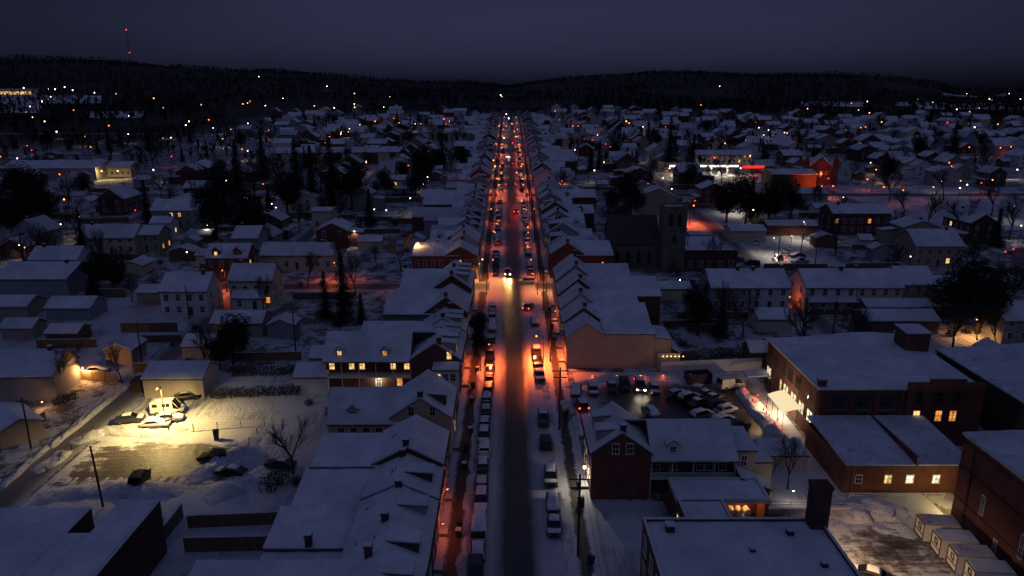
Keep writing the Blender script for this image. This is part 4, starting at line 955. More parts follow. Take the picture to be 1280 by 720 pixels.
# containers with emblem
for i,(x,y) in enumerate(((50.2,79.4),(50.4,76.2),(50.6,73.2),(50.9,70.4))):
    w,L,h=2.35,4.2,2.4
    t=thing('storage_container',['snow-topped white storage box, farthest of the four by the snow heap','second white storage box from the snow heap, smooth grey roof','third white storage box from the snow heap, scuffed snow on top','nearest white storage box, cut by the bottom of the picture'][i],'container',(x,y,T(y)+.05),rad(-6),'white portable storage boxes')
    b=MB(); b.box(0,L,-w/2,w/2,.12,h); b.build('box',[M['trim']],t)
    b=MB()
    b.box(-.09,-.003,-w/2,-w/2+.12,.12,h); b.box(-.09,-.003,w/2-.12,w/2,.12,h); b.box(-.09,-.003,-w/2+.12,w/2-.12,h-.14,h); b.box(-.09,-.003,-w/2+.12,w/2-.12,.12,.26); b.box(-.08,-.003,-w/2+.12,w/2-.12,.86,.94); b.build('frame',[M['fascia']],t)
    e=MB(); s=.38; zc=1.62
    e.box(-.06,-.01,-s,s,zc+s-.16,zc+s); e.box(-.06,-.01,-s,s,zc-s,zc-s+.16); e.box(-.06,-.01,-s,-s+.16,zc-s+.16,zc+s-.16); e.box(-.06,-.01,s-.16,s,zc-s+.16,zc+s-.16); e.box(-.07,-.01,-s-.02,-s+.26,zc-s-.1,zc-s+.0); e.build('emblem',[M['car_black']],t)
    b=MB(); slope(b,(0,-w/2,h+.0),(L,-w/2,h+.0),(L,w/2,h+.03),(0,w/2,h+.03),.01,.1,.7); b.build('snow_cover',[M['steel'],M['bank' if i in(0,2) else 'snow']],t)
# bottom-left flat roofs
t=thing('flat_roofed_building','wide flat-roofed building in the bottom left corner with a sunken dark light well','building',(-76,48,0)); occupy(-76,-41,48,77)
flat_block(t,0,27.0,0,27,6.9,'darkbrick',.1); flat_block(t,29.6,34.2,0,28.6,6.9,'darkbrick',.1,part='wall_side'); flat_block(t,27.02,29.58,0,22,6.9,'darkbrick',.1,part='wall_link')
for(x,y,s)in((16.5,19,1.0),(14.5,15,1.5),(18,11,.9)):
    b=MB(); b.box(x-s/2,x+s/2,y-s/2,y+s/2,7,7.3+s*.7); v=b.build('roof_vent',[M['metal']],t)
wall_lamp('bright white lamp under the lower gallery of the brick house with lit windows',-24.2,123.3,T(123)+2.5,0,-1,'white',140,.17)
sr_=random.Random(8)
# ------------------------------------------------------------------ left car park and its surroundings
x,y=at(208,534); LOTX,LOTY=x,y
street_lamp('lit wooden lamp post in the snowy car park beside the white camper van',x,y,7.3,'yellow',9500,.9,262,'polewood',.14,bulb_r=.2,spot=168)
def px_car(label,u,v,rz,kind='sedan',paint='black',snowy=2,lights='off',group='cars in the car parks',h=.7):
    x,y=at(u,v,h); return car(label,x,y,rz,kind,paint,snowy,lights,group)
px_car('white camper van with dark side windows behind the car park lamp',211,508,-82,'camper','white',1,h=1.2)
px_car('low dark coupe under thin snow beside the camper van',163,522,-75,'sedan','charcoal',2)
px_car('car buried in snow right at the foot of the car park lamp',194,529,-80,'sedan','white',3)
px_car('car buried in snow between the camper van and the lamp',212,521,-80,'sedan','silver',3)
px_car('dark hatchback half hidden behind the camper van near the beige garage',235,494,-70,'sedan','black',2)
px_car('black car parked against the snow heap at the edge of the lamplit car park',267,571,88,'suv','black',0)
px_car('black car standing alone in the shade at the bottom row of the car park',175,596,8,'suv','black',0)
px_car('dark car under the bare tree by the terrace back yards',350,579,80,'sedan','charcoal',1)
px_car('dark car sunk between snow heaps behind the terrace',288,588,80,'sedan','black',2)
x,y=at(271,549); t=thing('trash_bin','dark lidded bin standing alone in the snow beside the car park',"bin",(x,y,T(y)),.4)
b=MB(); b.hexa([(-.35,-.35,0),(.35,-.35,0),(.35,.35,0),(-.35,.35,0)],[(-.45,-.42,1.5),(.45,-.42,1.5),(.45,.45,1.5),(-.45,.45,1.5)]); b.build('body',[M['trash']],t)
b=MB(); b.hexa([(-.5,-.5,1.503),(.5,-.5,1.503),(.5,.5,1.503),(-.5,.5,1.503)],[(-.3,-.3,1.75),(.3,-.3,1.75),(.3,.3,1.75),(-.3,.3,1.75)]); b.build('lid',[M['trash']],t)
fence('wire fence along the top of the lamplit car park',at(212,541),at(331,532),1.3,'wire','steel',3,name='wire_fence'); fence('short wire fence running down from the car park corner to the snow heap',at(331,532),at(312,556),1.3,'wire','steel',3,name='wire_fence')
fence('sagging wire fence along the lane side of the car park',at(60,590),at(118,538),1.0,'wire','polewood',3,name='wire_fence')
bank('snow_heap',[at(228,600),at(262,590),at(296,572),at(330,560)],5.5,1.9,seed=1); bank('snow_heap',[at(250,622),at(300,605),at(345,590)],6,1.1,seed=2)
bank('snow_heap',[at(90,555),at(130,538),at(180,541),at(235,541)],3.6,.7,seed=3); bank('snow_heap',[at(270,556),at(300,552),at(330,549)],2.5,.5,seed=13)
for i in range(15):
    u=68+12.5*i+sr_.uniform(-3,3)
    if abs(u-175)>12: bank('snow_ridge',[at(u-7,607),at(u,602),at(u+9,595)],.8,.28,seed=30+i,step=.4)
bank('snow_heap',[at(40,622),at(120,612),at(235,612)],4.5,.9,seed=4); bank('snow_heap',[at(40,590),at(66,578),at(85,560)],3,.7,seed=15)
bank('lane_snowbank',[at(62,560),at(100,530),at(150,490),at(185,462)],1.4,.6,seed=5); bank('lane_snowbank',[at(2,610),at(40,575),at(90,535),at(140,488)],1.3,.5,seed=6)
house('pale beige garage with wide snow roof behind the camper van',*at(230,486),0,10.5,7.5,H=3.6,rise=1.6,wall='cream',chim=0,fine=True,win=False,name='garage',cat='garage')
x,y=at(181,487); t=thing('garden_shed','low dark shed against the left end of the beige garage','shed',(x,y,T(y))); b=MB(); b.box(-1.9,1.9,-1,1.2,-.4,2.0); b.build('wall',[M['darkbrick']],t); b=MB(); slope(b,(-2,-1.1,2.02),(2,-1.1,2.02),(2,1.3,2.2),(-2,1.3,2.2),.05,.05); b.build('roof',[M['shingle'],M['shingle']],t)
house('small cream garage one plot up the alley from the beige garage',*at(256,441),0,6,6.5,H=2.6,rise=1.3,wall='cream',chim=0,fine=True,win=False,name='garage',cat='garage')
house('grey long garage with bright snow roof near the foot of the alley trees',*at(304,414),0,11,7,H=3,rise=1.6,wall='tan',chim=0,fine=True,win=False,name='garage',cat='garage')
# house with the lamplit fence
HX,HY=at(58,500); house('grey house behind a bare tree with a lamplit plank fence',HX-4.2,HY+4,4,12,9,H=4.6,rise=3,wall='grey',ridge='x',fine=True,lit=0,win=False)
fence('plank fence glowing orange under the house lamp beside the alley',at(101,474),at(148,478),1.9,'board','palewood',2.4)
wall_lamp('orange lamp at the house corner lighting the plank fence',*at(103,462,2.2),T(130)+2.6,.9,-.45,'amber',750,.18)
wall_lamp('orange lamp low on the front of the grey house',at(60,497,1.6)[0],at(60,497,1.6)[1]-1.2,2.3,0,-1,'amber',120,.13)
px_car('snow-humped car parked behind the lamplit plank fence',122,462,-80,'sedan','black',3)
hedge('dark clipped hedge beside the yard of the grey house',at(68,507),at(98,497),1.4,1.2)
house('long shed with snow roof in the lower left corner of the lane',*at(18,541),-40,9,6,H=2.6,rise=1.2,wall='tan',chim=0,fine=True,win=False,name='shed',cat='shed')
fence('wooden fence round the plot beside the lower lane',at(36,541),at(58,524),1.6,'board','wood',2.2)
# yards between
hedge('long dark hedge between the snowy yards left of the gallery house',at(262,497),at(378,492),1.7,1.8)
hedge('upper dark hedge between the snowy yards above the long hedge',at(290,470),at(395,466),1.8,1.4)
fence('dark yard fence below the snowy field behind the terrace',at(236,660),at(352,655),1.8,'board','wood',2.4)
fence('lower dark yard fence nearest the bottom of the picture',at(232,690),at(335,688),2.0,'board','wood',2.4)
t=thing('garden_wall','dark block wall beside the snow field behind the terrace','wall',(*at(232,640),0)); b=MB(); b.box(-.2,.2,-9,-1,-.5,2.0); b.build('wall_body',[M['wall_dark']],t); b=MB(); b.box(-.22,.22,-9,-1,2.003,2.13); b.build('snow_cap',[M['snow']],t)
for i,(u,v,h) in enumerate(((130,633,9),(40,560,8.5),(178,452,8.5),(370,440,9),(237,398,8))):
    x,y=at(u,v); utility_pole(['leaning pole between the corner roof and the car park','pole at the lane corner with the long shed','pole in the open snow above the beige garage','thin pole in the dark yards beyond the hedges','pole beside the alley near the orange porch'][i],x,y,h,arms=((.5,1.8),) if i in(1,3) else (),lean=(-.4 if i==0 else 0))
# ------------------------------------------------------------------ right car park
px_car('black car with both headlights on facing the wet car park',800,482,175,'suv','black',1,'on'); x,y=at(800,482,.7)
for q in(-.6,.6): lamp_light(None,(x+q,y-2.6,T(y)+.75),COLR['white'],45,.08)
px_car('round dark car covered by thin snow by the blank beige wall',741,487,178,'sedan','charcoal',2)
px_car('dark low car between the round car and the headlit car',765,484,178,'sedan','black',1); px_car('dark van-like car left of the headlit car',781,482,178,'suv','black',0)
px_car('car with red tail lights leaving through the snow beside the bare street bush',727,505,5,'suv','red',1,'brake')
for i,(u,v,k,p,s) in enumerate(((893,497,'sedan','black',1),(898,506,'suv','navy',0),(907,512,'sedan','silver',2),(905,526,'suv','white',2),(922,533,'suv','black',0),(884,492,'sedan','charcoal',1))):
    px_car(['black car second from the rear in the row facing the snow heap','dark blue car in the middle of the row facing the snow heap','silver car with snowy bonnet in the row facing the snow heap','white snow-topped car in the row facing the snow heap','shiny black car nearest the beige annex in the car row','rearmost dark car of the row facing the snow heap'][i],u,v,-62,k,p,s)
px_car('white work van with a ladder rack beside the mill corner',914,478,-72,'van','white',0,h=1.2); x,y=at(914,478,1.2)
t=thing('ladder','long ladder strapped on the white work van roof','ladder',(x-.3,y,T(y)+2.42),rad(-72))
for q in(-.3,.3): b=MB(); b.box(q-.03,q+.03,-2.1,2.0,0,.1); b.build('rail',[M['steel']],t)
for j in range(9): b=MB(); b.box(-.27,.27,-1.9+j*.46,-1.86+j*.46,.03,.07); b.build('rung',[M['steel']],t)
x,y=at(872,478); t=thing('dumpster','open black dumpster with snow lying inside','dumpster',(x,y,T(y)),rad(8))
b=MB(); b.box(-2.2,2.2,-1.2,-1.1,.1,2.0); b.box(-2.2,2.2,1.1,1.2,.1,2.0); b.box(-2.3,-2.2,-1.2,1.2,.1,2.0); b.box(2.2,2.3,-1.2,1.2,.1,2.0); b.box(-2.2,2.2,-1.1,1.1,.1,.25); b.build('body',[M['trash']],t); b=MB(); P=[[(-2.15+4.3*i/8,-1.05+2.1*j/4,1.1+.5*noise.noise((i*.7,j*.7,3))) for i in range(9)] for j in range(5)]; b.grid(P,9,5); b.build('snow_fill',[M['snow']],t,smooth=True)
for i in range(4):
    b=MB(); b.box(-1.8+i*1.15,-1.65+i*1.15,-1.28,-1.203,.1,2.0); b.build('rib',[M['metal']],t)
fence('white panel fence closing the top of the wet car park',at(826,468),at(951,463),2.4,'slab','trim',2.2)
hedge('dark hedge and weeds above the white panel fence',at(826,452),at(948,445),2.2,2.0)
fence('brown plank fence with a string of tiny lights behind the blank beige house',at(826,456),at(868,453),2.6,'board','wood',2.2)
for i in range(6):
    x,y=at(829+5*i,446,2.7); o=link('string_bulb',bulb_mesh(.09,EM['pale']),None,(x,y,T(y)+2.75)); tag(o,'tiny pale bulb on the brown plank fence','light bulb','string of tiny lights on the fence')
for i,u in enumerate((708,740,770,800,828)):
    x,y=at(u,472,.3); wall_lamp(['first','second','third','fourth','fifth'][i]+' red-orange lamp along the foot of the blank beige wall',x,y-.1,T(y)+.9,0,-1,'sodium',9 if i!=3 else 26,.12,'lamps along the foot of the blank wall')
bank('snow_heap',[at(700,484),at(760,474),at(835,472),at(880,482)],2.5,.8,seed=7); bank('snow_heap',[at(925,487),at(945,512),at(962,535),at(985,560)],3.0,1.4,seed=8,step=.5)
bank('snow_heap',[at(930,562),at(955,558),at(985,562)],4,1.2,seed=9); bank('snow_heap',[at(705,500),at(715,520),at(722,545)],2.5,.8,seed=10)
bank('snow_heap',[at(1040,648),at(1080,640),at(1120,645),at(1160,668)],5,1.6,seed=11,step=.5); bank('snow_heap',[at(1090,655),at(1150,672)],4,1.0,seed=16)
fence('pale railing on a low retaining wall behind the yard lot',at(938,636),at(1062,638),1.1,'rail','palewood',2.4)
t=thing('garden_wall','low brown retaining wall under the pale railing','wall',(*at(998,643),0)); b=MB(); b.box(-6.8,6.6,-.2,.2,-.5,.9); b.build('wall_body',[M['palewood']],t); b=MB(); b.box(-6.8,6.6,-.3,.3,.903,1.05); b.build('snow_cap',[M['snow']],t)
fence('white railing in front of the low red hall',at(1062,625),at(1180,626),1.0,'rail','trim',2.4)
x,y=at(990,620,1.2); wall_lamp('small white spotlight on the pale railing',x,y,2.2,0,-1,'white',60,.12)
wall_lamp('warm floodlight on the side wall of the flat-roofed shop',34.3,69.5,6.0,1,.2,'pale',5000,.14,spot=(115,38,-64))
px_car('snowy car caught by bright light at the bottom edge beside the shop',1086,718,60,'sedan','black',2)
tree('bare',*at(985,612),.72,'bare tree in front of the pale-lit yard by the mill annex',seed=1); tree('sapling',*at(962,600),.9,'thin bare sapling beside the bare tree near the mill annex')
t=thing('garden_store','low grey roofed store behind the bare tree at the mill foot','shed',(*at(975,578),0)); b=MB(); b.box(-3.2,3.2,-2,2,-.5,2.2); b.build('wall',[M['cream']],t); b=MB(); slope(b,(-3.4,-2.2,2.3),(3.4,-2.2,2.3),(3.4,2.2,2.8),(-3.4,2.2,2.8)); b.build('roof',[M['fascia'],M['snowthin']],t)
# ------------------------------------------------------------------ main street furniture
x,y=at(671,420,6.0); street_lamp('bright orange street lamp over the parked cars beside the blank beige house',x+1.3,y,6.0,'sodium',13500,1.3,180,bulb_r=.2,spot=152); ORX,ORY=x,y
wall_lamp('orange lantern on the house front above the lit sidewalk',-9.0,at(555,611,3.2)[1],3.3,.7,0,'sodium',90,.13); wall_lamp('lower orange lantern by the lit doorway on the left sidewalk',-9.0,at(550,655,2.4)[1],2.6,.7,0,'sodium',75,.13)
wall_lamp('white lamp on the street corner of the red brick gable house',9.9,at(735,587,3)[1],3.5,-.7,-.2,'white',380,.22)
wall_lamp('orange doorway lamp two houses short of the crossroads on the church side',9.9,at(700,388,3)[1],T(155)+3,-.7,0,'sodium',260,.13)
for i,(x,y,bx) in enumerate(((7.5,75.5,True),(7.4,108,False),(7.4,136,True),(7.4,166,False),(7.4,199,True),(7.4,231,False),(7.4,263,True),(7.4,295,False),(7.4,330,False),(7.4,370,False))):
    utility_pole(f'wooden utility pole with two crossarms, {ORD[i]} from the bottom along the right kerb',x,y,11,box=bx)
P_=[(7.5,75.5),(7.4,108),(7.4,136),(7.4,166),(7.4,199),(7.4,231),(7.4,263),(7.4,295)]
for i,((xa,ya),(xb,yb)) in enumerate(zip(P_,P_[1:])):
    for q,z in((-1.15,10.55),(.45,10.55),(1.15,10.55),(-.9,9.45),(.2,6.6)):
        cable('thin dark cable strung between the right kerb poles',(xa+q,ya-.1,T(ya)+z),(xb+q,yb-.1,T(yb)+z))
for q,z in((-1.15,10.55),(.45,10.55),(1.15,10.55),(.2,6.6)): cable('thin dark cable running from the first pole out of the bottom',(7.5+q,75.4,T(75)+z),(7.6+q,45,z))
sr=random.Random(5); paints=['black','charcoal','silver','white','navy','red','brown','black','charcoal']; kinds=['sedan','suv','sedan','suv','pickup','sedan','van']
def px_y(v): return at(637,v,.6)[1]
n=0
LEFTV=[(716,'suv','black',0),(688,'sedan','charcoal',3),(664,'van','white',3),(645,'sedan','silver',3),(626,'suv','charcoal',2),(604,'suv','black',1),(580,'sedan','charcoal',2),(561,'suv','white',3),(546,'suv','black',2),(528,'sedan','black',2),(512,'sedan','navy',2),(499,'suv','black',3),(486,'suv','black',0),(474,'sedan','black',0),(463,'sedan','charcoal',1),(451,'suv','black',0),(441,'sedan','black',1),(424,'sedan','charcoal',2),(409,'suv','silver',3),(397,'sedan','black',2),(385,'suv','white',3)]
for v,k,p,s in LEFTV:
    car(f'{ {"black":"black","charcoal":"dark grey","silver":"silver","white":"white","navy":"dark blue","red":"red","brown":"brown"}[p]} {["bare","dusted","snow-topped","snow-buried"][s]} car, {ORD[n]} from the bottom along the left kerb',-4.55+sr.uniform(-.15,.15),px_y(v),sr.choice((0,180))+sr.uniform(-2,2),k,p,s,group='cars along the left kerb'); n+=1
n=0
RIGHTV=[(657,'sedan','black',2),(628,'sedan','charcoal',3),(597,'suv','black',2),(553,'suv','black',0),(524,'suv','charcoal',1),(470,'pickup','black',2),(451,'suv','black',0),(438,'suv','charcoal',1),(402,'sedan','black',3)]
for v,k,p,s in RIGHTV:
    car(f'{ {"black":"black","charcoal":"dark grey"}[p]} {["bare","dusted","snow-topped","snow-buried"][s]} car, {ORD[n]} from the bottom along the right kerb',5.0+sr.uniform(-.15,.2),px_y(v),sr.choice((0,180))+sr.uniform(-3,3),k,p,s,group='cars along the right kerb'); n+=1
car('car with glowing red tail lights pulling out short of the crossroads',3.9,px_y(383),-18,'sedan','red',1,'brake'); y=px_y(383); lamp_light(None,(3.7,y-2.7,T(y)+.8),COLR['red'],25,.1); lamp_light(None,(3.0,y+2.9,T(y)+.8),COLR['white'],40,.1)
car('oncoming car with bright headlights halted at the crossroads',-1.2,px_y(341),180,'suv','black',1,'on'); y=px_y(341)
for q in(-.6,.6):
    l=lamp_light(None,(-1.2+q,y-2.7,T(y)+.9),(1,.5,.14),1500,.1,85); l.rotation_euler=(rad(62),0,rad(180))
car('long snowy car crossing with red rear lights beyond the crossroads',4.0,px_y(352),88,'suv','silver',2,'brake'); lamp_light(None,(6.4,px_y(352)-.5,T(187)+1),COLR['red'],30,.1)
n=0
yy=196; cn={-1:0,1:0}
while yy<640:
    for sx,xx in((-1,-4.55),(1,5.0)):
        if sr.random()<.80 and not any(abs(yy-c)<7.5 for c in CROSS):
            p=sr.choice(paints); s=sr.choice((0,1,2,2,3)); k=sr.choice(kinds)
            if yy<470: car(f'{p if p!="charcoal" else "dark grey"} {["bare","dusted","snow-topped","snow-buried"][s]} car, {ORD[cn[sx]]} parked beyond the crossroads by the {"left" if sx<0 else "right"} kerb',xx+sr.uniform(-.2,.2),yy,sr.choice((0,180)),k,p,s,group='cars along the upper main street'); cn[sx]+=1
    yy+=6.6
for i,y in enumerate((277,402)):
    c=car(f'{ORD[i]} moving car with red tail lights beyond the crossroads',1.9,y,0,'sedan','black',0,'brake',group='cars driving up the main street',name='moving_car'); lamp_light(None,(1.9,y-2.9,T(y)+.8),COLR['red'],34,.1)
for i,y in enumerate((430,)): car(f'{ORD[i]} oncoming car with headlights on the upper main street',-1.4,y,180,'sedan','black',0,'on',group='cars driving down the main street',name='moving_car')
# kerb snow, planters, stoops
for s in(-1,1):
    a=58
    while a<300:
        L=sr.uniform(5,11)
        if not any(abs(a+L/2-c)<10 for c in CROSS): bank('kerb_snowbank',[(s*sr.uniform(5.9,6.4),a),(s*sr.uniform(6.0,6.5),a+L/2),(s*6.1,a+L)],1.5,.55,seed=a)
        a+=L+sr.uniform(.8,2.5)
n=0
for yy in (63.5,68,70.5,74,79.5,81,87,90.5,96,101,107,112.5,118,124,131,139,147,156,166):
    s=-1 if sr.random()<.6 else 1; xx=s*sr.uniform(6.8,7.3) if s<0 else 8.9
    t=thing('trash_bin',f'dark wheeled bin on the snowy sidewalk, {ORD[n]} from the bottom',"bin",(xx,yy,T(yy)+.14),sr.uniform(0,6),'wheeled bins on the sidewalks'); n+=1
    b=MB(); b.hexa([(-.24,-.26,.05),(.24,-.26,.05),(.24,.26,.05),(-.24,.26,.05)],[(-.3,-.34,1.0),(.3,-.34,1.0),(.3,.34,1.0),(-.3,.34,1.0)]); b.build('body',[M['trash']],t)
    b=MB(); b.hexa([(-.33,-.37,1.003),(.33,-.37,1.003),(.33,.38,1.003),(-.33,.38,1.003)],[(-.25,-.3,1.18),(.25,-.3,1.18),(.25,.3,1.18),(-.25,.3,1.18)]); b.build('lid',[M['snow'] if n%2 else M['trash']],t)
    for q in(-.25,.25): b=MB(); b.tube((q-.04,.3,.1),(q+.04,.3,.1),.11,.11,8); b.build('wheel',[M['tyre']],t)
n=0
for s,ys in((-1,(60,66.5,73,80,88,102,125,133,140,148,156,166)),(1,(91,136,143,151,159,169))):
    X=9.42 if s<0 else 10.32
    for yy in ys:
        t=thing('stoop',f'snow-covered stone stoop, {ORD[n]} from the bottom along the house fronts','stoop',(s*(X-.02),yy,T(yy)+.14),0,'stone stoops at the house doors'); n+=1
        b=MB(); b.box(0,-s*1.1,-.7,.7,-.2,.42); b.box(-s*1.103,-s*1.45,-.7,.7,-.2,.2); b.build('step',[M['stone']],t); b=MB(); P=[[(-s*(.05+1.0*i/4),-.65+1.3*j/4,.44+.1*abs(noise.noise((i*.8,j*.9,yy)))) for i in range(5)] for j in range(5)]; b.grid(P,5,5); b.build('snow_cover',[M['snow']],t,smooth=True)
for i,(u,v,k,s) in enumerate(((700,545,'bush',1.3),(688,500,'bush',.9),(606,400,'broad',.42),(597,420,'broad',.36),(560,505,'bush',1.0),(668,637,'bush',.8))):
    pass
def ptree(kind,u,v,s,label,**k): x,y=at(u,v); return tree(kind,x,y,s,label,**k)
ptree('bare',702,548,.62,'bushy bare street tree at the entrance of the wet car park',seed=0); ptree('broad',596,425,.62,'dark evergreen street tree over the left kerb short of the crossroads',seed=0); ptree('broad',601,447,.5,'smaller dark evergreen street tree below the first on the left kerb',seed=1)
for i,(x,y,w_) in enumerate(((-8.6,189.6,1500),(8.8,180.4,1300),(-15,180.2,800),(17,189.8,800))):  # amber fill lamps added to spread the pool of light over the crossing
    street_lamp(f'amber lamp at the main crossroads, {["by the far left corner","by the near right corner","left along the cross street","right along the cross street"][i]}',x,y,5.2,'amber',w_,1.2,270 if y>185 else 90,bulb_r=.14,spot=155,group='amber crossroads lamps')
street_lamp('orange lamp over the left kerb opposite the blank beige house',-6.2,131,5.8,'sodium',3200,1.6,0,bulb_r=.14,spot=150)  # added lamp without a known source, carries the red glow to the left kerb
for i,(u,v,k,p,s,rz) in enumerate(((813,514,'sedan','silver',3,15),(846,492,'sedan','charcoal',2,-62),(862,497,'suv','black',2,-62),(874,503,'sedan','brown',1,-62),(878,519,'suv','charcoal',2,-62),(888,531,'sedan','navy',2,-62),(720,488,'sedan','black',3,170),(818,486,'sedan','black',2,176))):
    px_car(f'{["snow-buried car alone on the wet asphalt","dark grey car at the head of the second row","black car second in the second row","brown car third in the second row","dark grey car fourth in the second row","dark blue car closing the second row","snow-buried car at the street end of the beige wall","snow-topped car right of the headlit car"][i]} in the wet car park',u,v,rz,k,p,s)
n=0   # sodium lamps along the upper street and at the crossroads
for yy in (178,191,222,256,286,306,321,358,398,430,446,490,535,585,635):
    for s in(-1,1):
        if (s<0)==(n%2==0) or yy in(191,306,321,446):
            cl_='sodium'
            street_lamp(f'orange street lamp, {ORD[n]} up the main street from the crossroads',s*6.4,yy,5.6,cl_,(1300 if yy in(178,191) else 1700 if yy in(306,321) else 300 if yy<300 else 520)*(1 if yy<330 else 1.4),1.2,180 if s>0 else 0,bulb_r=.16 if yy<300 else .24,spot=140,group='orange lamps up the main street'); n+=1
for i,(x,y) in enumerate(((-24,181),(-47,189.5),(24,189.5),(-20,309),(22,317),(58,309))): street_lamp(f'amber lamp beside a cross street, {ORD[i]} counted away from the main street',x,y,5.5,'sodium',1300,1.0,90 if y in(181,309) else 270,bulb_r=.16,group='lamps on the cross streets')
# traffic signals at the second crossing
for i,(x,y,c) in enumerate(((2.0,307,'red'),(-2.2,307,'red'),(3.0,431,'red'),(-3,554,'red'))):
    t=thing('traffic_signal',f'red traffic light hanging over the upper main street, {ORD[i]} from below','traffic light',(x,y,T(y)+5.4),0,'traffic lights over the main street')
    b=MB(); b.box(-.2,.2,-.15,.15,-.55,.55); b.build('housing',[M['metal']],t)
    for j in range(3): b=MB(); b.tube((0,-.15,.36-.36*j),(0,-.3,.38-.36*j),.15,.15,8); b.build('visor',[M['metal']],t)
    link('lens',bulb_mesh(.17,EM['red']),t,(0,-.27,.36)); lamp_light(t,(0,-.8,.3),COLR['red'],240,.15)
for y in(307,431,554): cable(f'span cable holding the traffic lights at the {ORD[CROSS.index(y+6)]} crossing',(-9,y,T(y)+6.6),(9.5,y,T(y)+6.6),.4)

x,y=at(1222,426); street_lamp('amber lamp throwing light on the snow beyond the mill penthouse',x,y,4.5,'amber',1600,.6,120,bulb_r=.14)
# ------------------------------------------------------------------ named mid-ground buildings
def ph(u,v,w_px,label,depth=8,H=5.6,rise=2.6,h0=0,**k):
    """house whose front foot stands at pixel u,v and shows w_px wide"""
    x,y=at(u,v); z=y*CP+(CAMZ-T(y))*SP; return house(label,x,y+depth/2,k.pop('rz',0),w_px*z/914,depth,H,rise,**k)
# left
ph(233,396,58,'white house with wide snow roof beside the orange porch on the alley',9,6,3.2,wall='white',fine=True,lit=0,porch=0)
x,y=at(246,385,1.5); wall_lamp('small orange porch lamp on the white alley house',x,y-.3,T(y)+2.2,.6,-.6,'sodium',160,.14)
ph(316,384,54,'beige gabled house with dark eaves across the alley from the orange porch',8,6.5,3,wall='cream',fine=True,lit=.1,chim=1)
ph(310,388,38,'little white porch house in front of the beige gabled house',4,3,1.2,wall='white',fine=True,chim=0,win=True,name='shed',cat='shed',lit=0)
ph(286,351,52,'red house with two roof dormers glowing in orange alley light',8,6.2,2.8,wall='brick',fine=True,lit=.1,dorm=2,chim=0)
x,y=at(283,335,6); street_lamp('orange alley lamp in front of the red two-dormer house',x,y-1,6,'sodium',2000,.8,250,spot=165)
ph(372,338,90,'long cream house with rippled snow roof left of the tall conifer',8,4.2,2.6,wall='cream',fine=True,lit=0)
ph(404,297,24,'tall narrow beige house with flat snow lid',8,8.5,.5,wall='cream',fine=True,lit=0,chim=0)
ph(505,243,30,'pale house with stacked porch roofs among the evergreens left of the main street',8,6,1.5,wall='white',porch=1,lit=.1)
ph(540,262,26,'grey house just behind the main street terrace on the left',8,5,2,wall='grey')
ph(42,372,92,'broad low building with layered snow roofs at the left edge',14,4.5,2.5,wall='grey',fine=True,lit=0,win=False)
ph(72,352,60,'white gabled house rising behind the broad low left building',8,6,2.5,wall='white',lit=0)
ph(15,398,46,'low garage row at the left edge below the broad building',7,2.8,1.5,wall='tan',chim=0,win=False,name='garage',cat='garage')
ph(88,400,56,'long garage with snow roof in the dark left yards',7,2.8,1.6,wall='grey',chim=0,win=False,name='garage',cat='garage')
ph(24,424,40,'small shed roof at the left edge above the grey house',5,2.5,1.2,wall='tan',chim=0,win=False,name='shed',cat='shed')
ph(80,430,40,'low snow-capped carport below the long dark garage',5,2.4,1,wall='wood',chim=0,win=False,name='garage',cat='garage')
ph(222,285,60,'large pale house with several roof planes left of the alley',10,6,3,wall='grey',lit=.08,ell=(6,6,4))
ph(203,296,26,'white porch-fronted house in front of the many-roofed pale house',6,4.5,1.6,wall='white',lit=.15)
ph(135,318,72,'wide pale farmhouse-like dwelling behind bare trees on the left',9,5,3,wall='cream',lit=.05)
ph(185,316,34,'tan house with one orange window right of the wide pale dwelling',8,5.5,2,wall='tan',lit=.12,litset=('orange',))
ph(62,225,120,'long low warehouse with snow roof beside the lamplit depot',24,5,2.5,wall='grey',lit=0,win=False,name='warehouse',cat='warehouse')
ph(125,221,80,'lamplit depot with bright yellow loading front on the left',10,4.5,2,wall='cream',lit=.2,name='depot',cat='depot',chim=0)
for i,u in enumerate((103,131,151)):
    x,y=at(u,212,4.5); wall_lamp(f'bright yellow lamp over the depot front, {ORD[i]} from its left end',x,y-2.0,T(y)+4.2,0,-1,'yellow',1500,.3)
for i in range(11):
    u=345+15*i; x,y=at(u,206-.2*i); z=y*.98; house(f'narrow row house with tall chimney, {ORD[i]} from the left in the far left terrace',x,y+4,0,15*z/914-.1,8,6,2.4,wall=('brick','white','grey','brick','cream')[i%5],win=False,chim=1,name='row_house')
# right
for i,(u,w,c,l) in enumerate(((911,48,'grey','grey gable-roofed house above the mill, leftmost of the row with pale fronts'),(961,48,'white','white house between the leftmost grey house and the red-lit lane'),(1037,64,'white','large white house right of the red-lit lane, snow roof in two planes'),(1097,58,'cream','cream house with an orange-lit side porch above the garages'),(1146,44,'tan','tan house tucked behind the cream house with the lit porch'))):
    ph(u,390-(4 if i==4 else 0),w,l,11,5.6,3.0,wall=c,fine=True,ridge='x',lit=0,porch=1 if i in(2,) else 0)
x,y=at(986,372,2.2); wall_lamp('red lamp on the white house side in the red-lit lane',x,y,T(y)+2.4,.8,-.3,'sodium',90,.16)
x,y=at(1012,368,2.4); wall_lamp('orange porch lamp on the large white house by the red-lit lane',x,y-1.0,T(y)+2.4,-.6,-.6,'sodium',260,.15)
x,y=at(1090,352,4.4); wall_lamp('orange porch lamp on the side of the cream house above the garages',x-1,y-4,T(y)+4.2,-.5,-.8,'sodium',240,.14)
x,y=at(901,369,2); wall_lamp('white lamp on the porch of the leftmost grey house',x,y-2.2,T(y)+2.4,0,-1,'white',150,.14)
